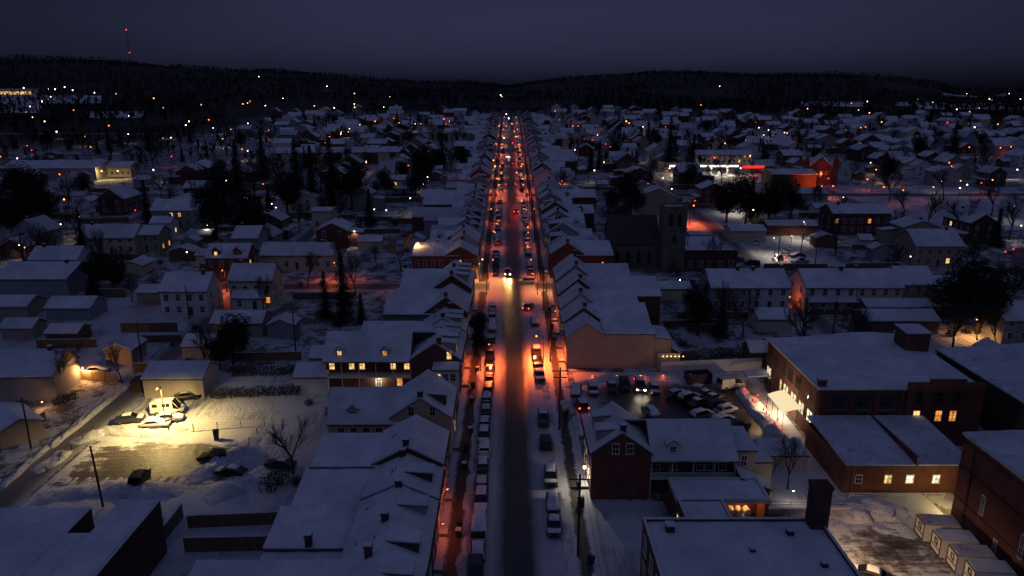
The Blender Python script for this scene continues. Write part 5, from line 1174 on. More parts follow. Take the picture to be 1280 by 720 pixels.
ph(1125,400,86,'long garage with two parallel snow roofs above the mill, upper one',6,2.8,1.0,wall='wood',chim=0,win=False,fine=True,name='garage',cat='garage')
ph(1128,418,90,'long garage with two parallel snow roofs above the mill, lower one',7,2.8,1.4,wall='wood',chim=0,win=False,fine=True,name='garage',cat='garage')
ph(968,416,42,'small cream garage with snow roof behind the upper left mill corner',7,2.8,1.4,wall='cream',chim=0,win=False,fine=True,name='garage',cat='garage')
ph(835,376,56,'pale low garage in the yards behind the right-hand terrace',6,2.8,1.0,wall='cream',chim=0,win=False,fine=True,name='garage',cat='garage')
ph(915,388,66,'dim cream garage row between the dark tree and the small garage',5,2.8,1.0,wall='cream',chim=0,win=False,fine=True,name='garage',cat='garage')
ph(1172,335,60,'big grey-roofed house with broad snowy gable above the tan house',12,6,3.5,wall='tan',lit=.05)
ph(1075,294,72,'brick villa with bay fronts and a low snowy hip of roofs',11,7,2.2,wall='brick',lit=.05,ell=(7,8,5))
ph(935,303,44,'cream garage beside the parked snowy cars past the church hall',8,3.4,1.2,wall='cream',chim=0,win=False,name='garage',cat='garage')
ph(990,294,62,'long brick garage row right of the cream garage past the church hall',8,3,1,wall='brick',chim=0,win=False,name='garage',cat='garage')
ph(1180,382,40,'dark cottage behind the big evergreens on the right',8,4,2,wall='grey',lit=0)
x,y=at(1262,430); house('plain grey house at the right edge above the warehouse roof',x+4,y+4,0,12,9,5,2.5,wall='grey',fine=True,lit=0)
x,y=at(1262,545,0); t=thing('brick_warehouse','dark long building with snow roof between mill and right edge','warehouse',(76.5,98,0)); b=MB(); b.box(0,22,0,26,-1,8.2); b.build('wall',[M['darkbrick']],t); b=MB(); slope(b,(-.3,-.3,8.3),(-.3,26.3,8.3),(22,26.3,9.8),(22,-.3,9.8)); b.build('roof',[M['fascia'],M['snowthin']],t); occupy(76,100,98,124)
# church
t=thing('stone_church','dark stone church with a square belfry tower beside the crossroads','church',(44.8,201,T(201))); occupy(26,64,196,224)
b=MB(); b.box(-3.2,3.2,-3.2,3.2,-1.5,17.6); b.box(-3.45,3.45,-3.45,3.45,12.0,12.35); b.box(-3.5,3.5,-3.5,3.5,-1.5,.8); w=b.build('tower',[M['stone']],t)
b=MB()
for q in(-1,1): b.box(-3.4,3.4,q*3.1-.3,q*3.1+.3,17.603,18.4); b.box(q*3.1-.3,q*3.1+.3,-2.79,2.79,17.603,18.4)
b.build('parapet',[M['stone']],w); b=MB(); b.box(-2.78,2.78,-2.78,2.78,17.61,17.9); b.build('tower_roof',[M['snowthin']],w)
for q in(-1.2,1.2):
    b=MB(); b.prism([(q-.55,12.9),(q+.55,12.9),(q+.55,15.8),(q,16.6),(q-.55,15.8)],-3.26,-3.203,1); b.build('belfry_opening',[M['car_black']],t)
window(t,0,-3.2,9.2,.9,2.0,0,'glass','fascia')
b=MB(); b.prism([(-.9,0),(.9,0),(.9,2.3),(0,3.3),(-.9,2.3)],-3.62,-3.51,1); b.build('door',[M['door']],t)
b=MB(); b.prism([(0,-1.5),(13,-1.5),(13,7.5),(6.5,14.2),(0,7.5)],-17,-3.22,0); b.build('nave',[M['stone']],t)
b=MB()
slope(b,(-17.3,-.4,7.25),(-3.22,-.4,7.25),(-3.22,6.5,14.4),(-17.3,6.5,14.4),.15,.05); slope(b,(-17.3,13.4,7.25),(-3.22,13.4,7.25),(-3.22,6.5,14.4),(-17.3,6.5,14.4),.15,.05); b.build('nave_roof',[M['shingle'],M['shingle']],t)
for i in range(4):
    x=-15+i*3; b=MB(); b.prism([(x-.55,1.8),(x+.55,1.8),(x+.55,4.6),(x,5.5),(x-.55,4.6)],-.06,-.003,1); b.build('window',[M['glass']],t)
    b=MB(); b.prism([(-.6,-1),(-.003,-1),(-.003,5.4),(-.6,4.4)],x+1.3,x+1.8,0); b.build('buttress',[M['stone']],t)
t=thing('church_hall','flat-roofed brick church hall with blue snow roof right of the tower','hall',(48.3,198.5,T(198))); flat_block(t,0,14.5,0,22,5.6,'darkbrick',.5)
for i in range(5): window(t,1.6+i*2.8,0,2.2,1.2,1.6,0,'glass')
row_house('house with big snow roof behind small bare trees across from the church',1,193,203,wing=dict(L=8,H=6,rise=2),wall='darkbrick',chims=((.5,'s'),),X=10.6,front=False)
row_house('red brick corner house beyond the crossroads with orange lamp glow on its roof',-1,191.5,201,wing=dict(L=8.5,H=6.3,rise=1.6,wall='brick'),H=6.4,rise=2.4,wall='brick',chims=((.5,'n'),),wwin=((.1,4.5,'glass'),(.35,4.5,'glass'),(.6,4.5,'glass'),(.85,4.5,'glass')),gable_win=((.12,4.6),(.32,4.6),(.52,4.6),(.78,4.6)),lit=.2)
wall_lamp('bright amber floodlight on the rear roof of the red corner house',*at(523,309,7),T(196)+8.3,-.3,-.8,'amber',900,.25)
x,y=at(525,307,6)
# gable with orange lamp, red pool of light
ph(822,268,48,'gabled brown house lit orange on its right side behind the church tower',10,6,3.5,wall='tan',ridge='y',lit=0,win=False)
x,y=at(868,255,7); street_lamp('orange lamp flooding the snowy lot behind the church tower',x-2,y-3,7,'sodium',4200,1,0,bulb_r=.25,spot=125)
# orange-lit brick church far right
x,y=at(1030,232); t=thing('brick_church','brick church front flooded by orange light at the park edge','church',(x,y+5,T(y)),rad(-20)); occupy(x-12,x+12,y-4,y+24)
b=MB(); b.prism([(-6,-1),(6,-1),(6,7),(0,12.5),(-6,7)],-1,20,1); b.build('nave',[M['brick']],t); b=MB()
for q in(-1,1): slope(b,(q*6.3,-1.3,6.9),(q*6.3,20.3,6.9),(0,20.3,12.7),(0,-1.3,12.7),fine=False)
b.build('roof',[M['fascia'],M['snow']],t)
for q in(-1,1): b=MB(); b.box(q*6.2-1.2,q*6.2+1.2,-1.6,.8,-1,11); b.hexa([(q*6.2-1.2,-1.6,11),(q*6.2+1.2,-1.6,11),(q*6.2+1.2,.8,11),(q*6.2-1.2,.8,11)],[(q*6.2-.1,-.5,13.5),(q*6.2+.1,-.5,13.5),(q*6.2+.1,-.3,13.5),(q*6.2-.1,-.3,13.5)]); b.build('turret',[M['brick']],t)
for xx in(-2.6,0,2.6): window(t,xx,-1,4.5,1.1,3.2,0,'glass')
for i,(u,v) in enumerate(((997,212),(1024,231),(1038,231))): x,y=at(u,v,5); street_lamp(f'orange lamp flooding the brick church front, {ORD[i]} from the left',x,y-4,5,'sodium',400,.6,90,bulb_r=.26); l=lamp_light(None,(x+3,y+11,T(y)+4.0),COLR['sodium'],0 if i==0 else 3000,.3,95); l.rotation_euler=(rad(97),0,rad(4))
ph(992,236,56,'dark barn-like hall with snow roof in front of the orange-lit church',14,6,1.5,wall='darkbrick',lit=0,win=False,name='hall',cat='hall')
t=ph(1015,252,40,'round-ended park pavilion with snow roof below the dark hall',10,3,1.5,wall='grey',lit=0,win=False,name='pavilion',cat='pavilion',chim=0)
# petrol station
x,y=at(882,222); t=thing('petrol_canopy','brightly lit petrol station canopy with a glowing white rim band','canopy',(x,y+4,T(y))); occupy(x-22,x+22,y-4,y+16)
b=MB(); b.box(-17,17,0,10,4.7,5.6); b.build('roof',[M['trim']],t); b=MB(); b.box(-17,17,-.12,-.003,4.75,5.55); b.build('light_band',[emit('band_white',(1,.82,.58),3.2)],t)
b=MB(); b.box(-16.8,16.8,.2,9.8,5.603,5.85); b.build('snow_cover',[M['snow']],t)
for q in(-13,-4,5,13):
    b=MB(); b.box(q-.2,q+.2,4.8,5.2,-1,4.7); b.build('column',[M['trim']],t); lamp_light(t,(q,2.5,4.3),COLR['white'],1500,.4)
for q in(-9,0,9):
    b=MB(); b.box(q-.5,q+.5,4.5,5.5,0,1.9); b.build('pump',[M['trim']],t)
x,y=at(940,222); t=thing('lit_sign','long red backlit shop sign beside the petrol canopy','sign',(x+3,y+8,T(y))); b=MB(); b.box(-5.5,5.5,0,.4,3.6,5.0); b.build('sign_box',[M['metal']],t); b=MB(); b.box(-5.4,5.4,-.06,-.003,3.7,4.9); b.build('sign_face',[emit('sign_red',(1,.02,.015),2.0)],t)
for q in(-4.5,4.5): b=MB(); b.box(q-.15,q+.15,.1,.3,-1,3.6); b.build('post',[M['metal']],t)
lamp_light(t,(0,-2,3),COLR['red'],400,.3)
ph(905,206,70,'pale store front lit by the petrol station behind the canopy',10,5,2,wall='cream',lit=.08,name='shop',cat='shop')
occupy(56,84,244,278); occupy(64,94,206,238); occupy(128,220,250,330)
# ------------------------------------------------------------------ rows further up the main street
mr=random.Random(77); cols=['brick','brick','darkbrick','cream','white','grey','tan','stucco','brick']
feat=['one chimney','two chimneys','rear dormer','long rear wing','short rear wing','street dormers']
for s in(-1,1):
    y=201.2 if s<0 else 203.3; n=0
    while y<655:
        w=mr.uniform(6.0,9.8)
        c=next((c for c in CROSS if y-5<c+5 and y+w>c-5),None)
        if c: y=c+5; 
        near=y<330; f=mr.randrange(6); wl=mr.choice(cols); sn_=anysnow()
        row_house(f'{WC[wl]} row house with {feat[f]}, {ORD[n]} past the crossroads on the {"left" if s<0 else "right"} terrace',s,y,y+w-.06,D=mr.uniform(7.4,9.6),H=mr.uniform(5.3,8.0),rise=mr.uniform(2.3,3.1),
          wing=dict(L=4 if f==4 else (15 if f==3 else mr.uniform(4,10)),H=mr.uniform(4.8,6),rise=2.0,kind=mr.choice(('shed','shed','gable')),y1=w*mr.uniform(.5,.9)),
          dormers=(w*.3,w*.7) if f==5 else ((w*.5,) if mr.random()<.3 else ()),chims=((.5,'s'),(.5,'n')) if f==1 else (((.5,'s'),) if f!=5 else ((.45,'n'),)),wdormers=(.5,) if f==2 else (),wall=wl,lit=.04,fine=y<300,front=near,snow=sn_)
        y+=w+(mr.uniform(2,5) if mr.random()<.22 else 0); n+=1
# ------------------------------------------------------------------ detached houses along the parallel lanes
names={-68:'the alley left of the main street',70:'the lane right of the main street',-138:'the second left lane',140:'the second right lane',-205:'the third left lane',212:'the third right lane',-280:'the outer left lane',286:'the outer right lane',352:'the rim lane far right'}
cnt=0
for X in(-68,70,-138,140,-205,212,-280,286,352):
    for sd in(-1,1):
        n=0; y=196.0
        while y<(600 if abs(X)<100 else 560):
            w=mr.uniform(6.5,14); d=mr.uniform(7,12); xc=X+sd*(5.5+d/2+mr.uniform(0,2)); yc=y+w/2
            ok=not any(abs(yc-c)<5.5+w/2 for c in CROSS) and clear_of_view(xc,yc) and is_free(xc-d/2,xc+d/2,yc-w/2,yc+w/2,.6) and forest(xc,yc)<.5 and not (xc<-.36*yc and yc>370)
            if ok and mr.random()<.72:
                wl=mr.choice(['white','darkbrick','grey','tan','brick','brick','darkbrick','green','cream'])
                ft=mr.choice(['gabled','steep-roofed','low','two-storey','porch-fronted'])
                H=3.4 if ft=='low' else mr.uniform(5,6.4); rz=(-90 if sd>0 else 90)+mr.uniform(-5,5)
                house(f'{WC[wl]} {ft} house, {ORD[n]} up {names[X]}, {"outer" if sd*X>0 else "inner"} side',xc,yc,rz,w,d,H,3.6 if ft=='steep-roofed' else mr.uniform(2,2.8),wall=wl,ridge=mr.choice('xxy'),porch=1 if ft=='porch-fronted' else 0,lit=.03,fine=yc<300,win=yc<470,snow=anysnow(),ell=(mr.uniform(3,7),mr.uniform(3.5,6),mr.uniform(2.6,4.5)) if mr.random()<.55 else None); cnt+=1; n+=1
            y+=w+mr.uniform(1.5,7)
n=0; spots=[]
for k in range(900):   # sheds and garages in the back yards
    y=mr.uniform(128,480); x=mr.uniform(-1,1)*y*.72
    if abs(x)<30 or n>70: continue
    w,d=mr.uniform(4,8),mr.uniform(4,6)
    if is_free(x-w/2,x+w/2,y-d/2,y+d/2,1.2) and forest(x,y)<.4 and clear_of_view(x,y) and not any(abs(y-c)<9 for c in CROSS) and not any(abs(x-X)<6+w/2 for X in(-68,70,-138,140,-205,212,-280)) and not(11<x<46 and 99<y<132) and not(-72<x<-36 and y<128):
        wl=mr.choice(['grey','tan','wood','white','cream']); n+=1; occupy(x-w/2,x+w/2,y-d/2,y+d/2); spots.append((y,x,w,d,wl))
cn={-1:0,1:0}
for y,x,w,d,wl in sorted(spots):
        sd=-1 if x<0 else 1; cn[sd]+=1
        house(f'{WC.get(wl,"wooden")} {mr.choice(["garage","outbuilding","shed"])} with snow roof, {ORD[cn[sd]-1]} nearest of the yard buildings {"left" if x<0 else "right"} of the main street',x,y,mr.choice((0,90)),w,d,mr.uniform(2.3,3),1.2,wall=wl,chim=0,win=False,fine=y<230,snow=anysnow(),name='garage',cat='garage',ridge=mr.choice('xy'))
print('lane houses',cnt,'garages',n)
# the small houses beyond, which read as one mass
b=MB(); dn=0
for k in range(6000):
    if dn>180: break
    y=mr.uniform(430,900); x=mr.uniform(-1,1)*y*.78
    if abs(x)<28 or not is_free(x-6,x+6,y-6,y+6,1) or forest(x,y)>.75 or x<-.33*y: continue
    if y>655 and mr.random()<.4: continue
    occupy(x-5,x+5,y-5,y+5); dn+=1; w,d,h,r=mr.uniform(4,6.5),mr.uniform(3.5,4.5),mr.uniform(3.5,6),mr.uniform(1.8,3); a=mr.choice((0,1.57))+mr.uniform(-.1,.1); z=T(y,x); ca,sa=math.cos(a),math.sin(a)
    P=lambda px,py,pz:(x+px*ca-py*sa,y+px*sa+py*ca,z+pz)
    m=mr.randrange(1,5)
    b.hexa([P(-w,-d,-2),P(w,-d,-2),P(w,d,-2),P(-w,d,-2)],[P(-w,-d,h),P(w,-d,h),P(w,d,h),P(-w,d,h)],m)
    b.face([P(-w,-d,h),P(-w,d,h),P(-w,0,h+r)],m); b.face([P(w,-d,h),P(w,d,h),P(w,0,h+r)],m)
    for q in(-1,1): b.hexa([P(-w-.3,q*(d+.4),h-.2),P(w+.3,q*(d+.4),h-.2),P(w+.3,0,h+r),P(-w-.3,0,h+r)],[P(-w-.3,q*(d+.4),h+.1),P(w+.3,q*(d+.4),h+.1),P(w+.3,0,h+r+.3),P(-w-.3,0,h+r+.3)],0)
o=b.build('distant_houses',[M['snow'],M['brick'],M['white'],M['grey'],M['cream']]); setting(o,'stuff')
# yard fences that stripe the snowy gardens
fr=random.Random(15); n=0; spots=[]
for k in range(3000):
    if n>=70: break
    y=fr.uniform(126,330); x=fr.uniform(-1,1)*y*.7; L=fr.uniform(8,20)
    if abs(x)<30 or abs(x)+L>y*.78 or any(abs(y-c)<7 for c in CROSS) or not is_free(x,x+L,y-.4,y+.4,.3) or (8<x+L and x<47 and y<133) or (x<100 and x+L>38 and y<128): continue
    occupy(x,x+L,y-.3,y+.3); spots.append((y,x,L)); n+=1
cn={-1:0,1:0}
for y,x,L in sorted(spots):
    sd=-1 if x<0 else 1; cn[sd]+=1; fence(f'dark plank fence across a snowy garden, {ORD[cn[sd]-1]} nearest {"left" if x<0 else "right"} of the main street',(x,y),(x+L,y+fr.uniform(-1,1)),fr.uniform(1.5,2.2),'slab','wood',5.0)
# snowy lot past the church hall
for i,(u,v,k,c,s,li) in enumerate(((924,326,'sedan','charcoal',2,'off'),(940,332,'suv','black',1,'off'),(972,325,'sedan','red',1,'brake'),(985,318,'suv','silver',2,'off'),(997,322,'sedan','black',3,'off'),(946,306,'sedan','white',2,'off'),(905,262,'suv','black',1,'off'),(1000,330,'pickup','silver',3,'off'))):
    x,y=at(u,v); car(f'{ {"charcoal":"dark grey","black":"black","red":"red-lit","silver":"silver","white":"white"}[c]} car in the snowy lot past the church hall, {ORD[i]} of the eight',x,y,(i*67)%180,k,c,s,li,group='cars in the lot past the church hall')
for i,(u,v) in enumerate(((968,322),(925,268),(1005,300))): x,y=at(u,v); street_lamp(f'white lamp over the snowy lots past the church hall, {ORD[i]} of three',x,y,6,'white',1300,.6,200,bulb_r=.13)
for i,(u,v,h) in enumerate(((1000,330,9),(1017,352,9),(905,262,9),(962,285,9),(858,330,9),(1041,420,8),(972,330,9))): x,y=at(u,v); utility_pole(f'bare pole standing about the right-hand lots and lanes, {ORD[i]} of seven',x,y,h,arms=((.5,1.8),))
# ------------------------------------------------------------------ trees
for i,(k,u,v,s,l) in enumerate((
 ('conifer',430,402,1.25,'tallest dark conifer in the yards left of the main street'),('conifer',408,400,.8,'shorter conifer hugging the tallest one'),('conifer',452,404,.7,'small conifer right of the tallest one'),
 ('broad',272,300,1.75,'big dark evergreen at the left end of the black grove'),('broad',305,312,1.8,'big dark evergreen in the middle of the black grove'),('conifer',330,312,1.6,'conifer at the right end of the black grove'),
 ('conifer',392,262,1.9,'pointed conifer, left of the pair before the far terrace'),('conifer',416,262,2.0,'pointed conifer, right of the pair before the far terrace'),('broad',360,270,1.7,'broad dark evergreen left of the pointed pair'),('broad',440,262,1.7,'round evergreen right of the pointed pair'),
 ('broad',530,236,1.9,'large round evergreen standing just left of the main street roofs'),('broad',520,246,1.1,'lower evergreen under the large round one'),('broad',578,212,1.2,'evergreen close behind the left terrace far up the street'),
 ('broad',40,285,1.9,'massive dark evergreen at the left edge below the warehouse'),('broad',22,300,1.4,'second massive evergreen hard against the left edge'),('broad',62,282,1.2,'evergreen at the right flank of the massive left ones'),
 ('broad',125,366,1.1,'dark evergreen among the left roofs above the garages'),('conifer',118,372,.9,'conifer beside the dark evergreen above the garages'),('broad',292,455,1.05,'dark yew-like tree by the small garages on the alley'),('broad',276,462,.6,'low yew-like tree left of its bigger twin on the alley'),
 ('broad',908,279,1.5,'leftmost of the dark evergreen clump below the petrol station'),('broad',932,282,1.6,'second of the dark evergreen clump below the petrol station'),('broad',960,282,1.6,'third of the dark evergreen clump below the petrol station'),('broad',988,276,1.25,'rightmost of the dark evergreen clump below the petrol station'),('conifer',938,276,1.2,'pointed tree rising from the dark clump below the petrol station'),
 ('conifer',836,212,1.9,'tall conifer left of the petrol canopy'),('conifer',866,204,1.6,'conifer behind the petrol canopy'),('broad',872,420,1.05,'black round tree behind the white panel fence'),('conifer',880,408,.7,'conifer leaning on the black round tree behind the fence'),
 ('broad',1195,412,1.5,'broad evergreen mass above the mill, left one'),('broad',1222,418,1.5,'broad evergreen mass above the mill, middle one'),('bigbare',1250,408,1.2,'bare tree rising beside the broad evergreens above the mill'),('conifer',1245,308,1.2,'layered conifer near the right edge by the park'),('broad',788,278,1.6,'dark round evergreen left of the orange-lit gable'),('broad',765,268,1.0,'smaller evergreen left of the dark round one'),
 ('bigbare',366,592,.62,'bare spreading tree over the dark car behind the terrace'),('bare',385,358,1.1,'bare tree left of the tallest conifer'),('bigbare',500,338,.75,'wide bare tree behind the gable house left of the street'),('bare',470,335,.9,'bare tree beside the wide bare one left of the street'),
 ('bare',712,330,.8,'thin bare tree before the big snow roof, left'),('bare',738,332,.75,'thin bare tree before the big snow roof, middle'),('bare',757,330,.7,'thin bare tree before the big snow roof, right'),('bare',905,335,.6,'pale bare bush-like tree at the church hall corner'),
 ('bigbare',1112,252,.9,'bare park tree standing on open snow'),('bigbare',1160,290,1.0,'large bare park tree, left of the three at the right'),('bigbare',1200,300,1.05,'large bare park tree, middle of the three at the right'),('bigbare',1262,300,1.1,'large bare park tree, rightmost of the three'),('bare',1090,240,.8,'small bare park tree near the orange-lit church'),('bare',1215,330,.9,'bare tree beside the layered conifer'),
 ('bare',130,340,1.1,'bare tree before the wide pale dwelling, left'),('bare',155,345,1.1,'bare tree before the wide pale dwelling, right'),('bigbare',80,492,.75,'bare tree standing right before the grey house with the fence'),('bare',330,395,.9,'bare tree at the alley near the beige gabled house'),('bigbare',790,255,.9,'bare tree up the slope left of the orange-lit gable'),('bare',455,300,.9,'bare tree in the yards below the round evergreen'))):
    ptree(k,u,v,s,l,seed=i)
for i,(k,u,v,s) in enumerate(sorted((('broad',282,262,1.4),('bigbare',318,258,1.4),('conifer',300,250,1.7),('bigbare',350,238,1.4),('bigbare',255,275,1.2),('conifer',372,246,1.7),('bigbare',402,240,1.3),('bare',468,255,1.2),('bigbare',240,250,1.0),('bare',215,262,1.1),('broad',545,215,1.2),('conifer',330,225,1.8),('broad',20,262,1.5),('bigbare',60,330,.9),('bare',1020,268,1.0),('bigbare',1130,275,.9),('bigbare',1240,270,1.0),('bigbare',720,200,1.2),('bigbare',700,245,.9),('broad',860,238,1.1),('bigbare',1180,250,1.0),('broad',1150,205,1.4),('conifer',1190,205,1.6),('bigbare',1225,225,1.0)),key=lambda q:-q[2])):
    ptree(k,u,v,s,f'{ {"broad":"dark evergreen","conifer":"pointed dark conifer","bare":"leafless tree","bigbare":"wide leafless tree"}[k]} in the groves of the middle distance, {ORD[i]} nearest of these',seed=i,group='trees of the groves')
tr=random.Random(9); n=0; spots=[]
for k in range(5000):
    if n>=250: break
    y=tr.uniform(125,620); x=tr.uniform(-1,1)*y*.74
    if abs(x)<26 or not is_free(x-1.5,x+1.5,y-1.5,y+1.5,.5) or any(abs(y-c)<5 for c in CROSS) or not clear_of_view(x,y): continue
    if any(abs(x-X)<3.5 for X in(-68,70,-138,140,-205,212,-280)) or (11<x<46 and 99<y<132) or (-72<x<-30 and y<130) or (40<x<100 and y<128): continue
    kd=tr.choices(('bare','bigbare','conifer','broad'),(5,6,1.3,1.3))[0]; occupy(x-1.5,x+1.5,y-1.5,y+1.5)
    spots.append((y,x,kd)); n+=1
cn={}
for y,x,kd in sorted(spots):
    h_=(kd,x<0); cn[h_]=cn.get(h_,0)+1
    tree(kd,x,y,tr.uniform(.75,1.25)*(1.0 if kd!='bigbare' else .85),f'{ {"bare":"small bare tree","bigbare":"spreading bare tree","conifer":"dark pointed conifer","broad":"round dark evergreen"}[kd]} among back-yard roofs, {ORD[cn[h_]-1]} nearest of its kind {"left" if x<0 else "right"} of the main street',seed=int(y*7),group='trees in the back yards')
n=0; spots=[]
for k in range(900):
    if n>=110: break
    y=tr.uniform(62,300); x=tr.uniform(-1,1)*y*.7
    if abs(x)<26 or not is_free(x-1,x+1,y-1,y+1,.3) or (11<x<46 and 99<y<132) or (-70<x<-38 and 84<y<122) or (36<x<56 and y<90): continue
    spots.append((y,x)); n+=1
cn={-1:0,1:0}
for y,x in sorted(spots):
    sd=-1 if x<0 else 1; cn[sd]+=1; tree('bush',x,y,tr.uniform(.6,1.4),f'low dark shrub in a snowy yard, {ORD[cn[sd]-1]} nearest {"left" if x<0 else "right"} of the main street',group='shrubs in the back yards',seed=cn[sd])
# the woods on the slopes: one mass
def far_wood():
    b=MB(); w=random.Random(3); n=0
    for k in range(60000):
        if n>17000: break
        y=380+(2500-380)*(w.random()**1.15); x=w.uniform(-1,1)*(y*.76+20); f=forest(x,y)
        if w.random()>max(f,.36*sstep(330,450,y)) or (f<.1 and abs(x)<26) or noise.noise((x*.006,y*.006,1.5))<-.33 or not is_free(x-2,x+2,y-2,y+2,.5): continue
        n+=1; z=T(y,x); h=w.uniform(6,10); r=h*w.uniform(.25,.42); 
        if w.random()<.07:   # conifers
            for q in range(3):
                a=q*2.1+w.random(); z0=h*(.1+.28*q); rr=r*.8*(1-.28*q)
                P=[(x+rr*math.cos(a+i*1.57),y+rr*math.sin(a+i*1.57),z+z0+w.uniform(-.4,.4)) for i in range(4)]
                for i in range(4): b.face([P[i],P[(i+1)%4],(x,y,z+z0+h*.42)],1)
        else:
            b.face([(x-.25,y,z-1),(x+.25,y,z-1),(x,y,z+h*.8)],0)
            for q in range(9):
                a=w.uniform(0,6.28); e=w.uniform(.3,1.25); L=r*w.uniform(.7,1.3); s=z+h*w.uniform(.25,.6); tx,ty,tz=x+math.cos(a)*L*math.cos(e),y+math.sin(a)*L*math.cos(e),s+L*math.sin(e)*1.3
                g=w.uniform(.25,.7); b.face([(x,y,s),(tx-math.sin(a)*g,ty+math.cos(a)*g,tz),(tx+math.sin(a)*g,ty-math.cos(a)*g,tz+.5*g)],0)
    setting(b.build('hillside_wood',[M['farwood'],M['needle']]),'stuff')
far_wood()
# ------------------------------------------------------------------ lamps further off (pixel, height, colour)
FL=[(612,224,5,'amber'),(621,224,5,'amber'),(619,208,5,'amber'),(617,201,5,'amber'),(646,201,6,'red'),(643,165,6,'sodium'),(630,173,6,'white'),(640,155,6,'amber'),(624,158,6,'amber'),(650,188,6,'sodium'),(662,224,6,'sodium'),(652,252,5,'amber'),(646,216,6,'sodium'),(626,240,4,'sodium'),(660,285,5,'sodium'),(617,290,5,'sodium'),(668,262,5,'sodium'),(614,262,5,'sodium'),(641,179,6,'red'),(645,171,6,'amber'),(636,148,6,'white'),(620,180,6,'sodium'),(653,206,6,'sodium'),(603,325,4,'amber'),(664,170,6,'sodium'),(633,196,6,'red'),
 (372,188,6,'sodium'),(303,187,6,'sodium'),(310,189,6,'white'),(215,196,6,'red'),(328,206,6,'red'),(265,226,4,'sodium'),(283,226,4,'white'),(444,196,6,'amber'),(447,200,6,'white'),(458,203,6,'pale'),(490,209,6,'white'),(500,188,6,'white'),(516,187,6,'sodium'),(445,227,6,'sodium'),(444,242,4,'sodium'),(340,255,4,'white'),(345,260,4,'white'),(170,263,5,'red'),(100,271,6,'sodium'),(77,281,5,'white'),(108,282,5,'white'),(98,296,4,'sodium'),(25,306,5,'white'),(32,310,5,'pale'),(74,208,5,'white'),(2,196,6,'sodium'),(41,188,6,'red'),(260,282,5,'white'),(234,315,4,'white'),(483,263,4,'white'),(468,262,4,'white'),(428,291,5,'white'),(443,290,5,'white'),(404,161,6,'sodium'),(469,152,6,'sodium'),(492,148,6,'sodium'),(450,156,6,'amber'),(437,161,6,'white'),(541,160,6,'sodium'),(518,178,6,'sodium'),(562,152,6,'white'),(412,171,6,'sodium'),(407,178,6,'sodium'),(336,163,6,'sodium'),(332,165,6,'sodium'),
 (699,151,6,'amber'),(743,168,6,'amber'),(747,169,6,'amber'),(757,180,6,'red'),(763,184,6,'sodium'),(698,199,5,'amber'),(690,196,5,'pale'),(783,152,6,'amber'),(827,162,6,'red'),(832,159,6,'red'),(804,159,6,'white'),(796,190,6,'white'),(743,213,6,'white'),(869,251,6,'red'),(840,237,5,'white'),(829,223,4,'amber'),(837,211,5,'white'),(926,211,6,'white'),(875,211,6,'white'),(938,195,6,'amber'),(949,160,6,'white'),(961,163,6,'white'),(981,166,6,'white'),(1058,163,6,'amber'),(1062,168,6,'amber'),(1147,163,6,'sodium'),(1155,168,6,'white'),(1210,161,6,'white'),(1215,171,6,'white'),(1125,184,5,'white'),(1252,185,6,'sodium'),(1265,184,6,'sodium'),(1089,204,6,'amber'),(1112,216,5,'amber'),(1116,218,5,'amber'),(1085,225,5,'sodium'),(1036,224,5,'red'),(1201,236,4,'white'),(1210,232,4,'white'),(1253,212,5,'red'),(1273,213,5,'white'),(1270,258,6,'white'),(1278,283,6,'white'),(1228,333,4,'red'),(1258,315,4,'red'),(1268,313,4,'red'),(1209,335,4,'white'),(942,263,6,'white'),(1178,228,5,'white'),(990,296,4,'sodium'),(971,326,2,'white'),(980,322,2,'red'),(982,326,2,'red'),(850,351,2,'white'),(1139,321,4,'pale'),(1260,172,6,'sodium'),
 (1010,136,6,'amber'),(1085,127,6,'white'),(1074,138,6,'amber'),(1238,124,6,'white'),(1277,124,6,'white'),(1210,117,6,'white'),(1167,128,6,'white'),(1263,117,8,'white'),(900,108,6,'pale'),
 (82,109,8,'white'),(62,111,6,'white'),(70,112,6,'white'),(31,110,6,'white'),(92,113,6,'white'),(119,116,6,'white'),(146,118,6,'white'),(65,121,5,'white'),(54,127,5,'white'),(39,133,5,'white'),(34,140,5,'white'),(42,147,5,'white'),(57,152,5,'white'),(72,165,5,'white'),(17,174,5,'sodium'),(193,123,5,'amber'),(252,131,5,'amber'),(205,135,4,'sodium'),(175,140,5,'pale'),(162,145,5,'white'),(211,165,5,'white'),(233,157,5,'white'),(237,152,5,'white'),(267,160,5,'white'),(289,162,5,'sodium'),(324,96,6,'white'),(409,108,5,'white'),(354,123,5,'white'),(443,117,5,'white'),(443,130,5,'white'),(418,135,5,'white'),(487,121,5,'white'),(480,134,5,'white'),(304,130,6,'amber'),(310,129,6,'amber'),(626,119,5,'white'),(628,121,5,'white'),(633,143,5,'white')]
fl_=random.Random(31)
for k in range(150):
    u=fl_.uniform(10,1270); v=fl_.choice((fl_.uniform(150,200),fl_.uniform(150,180),fl_.uniform(122,155),fl_.uniform(200,250)))
    if u<320 and v<180 and fl_.random()<.6: continue
    if abs(u-637)<40: continue
    FL.append((u,v,fl_.choice((4,6)),fl_.choices(('sodium','amber','white','red','pale'),(6,2.5,2,1,1))[0]))
lc=0
FQ=sorted((hit(u,v,h)[::-1]+(h,c) for u,v,h,c in FL)); cn={}
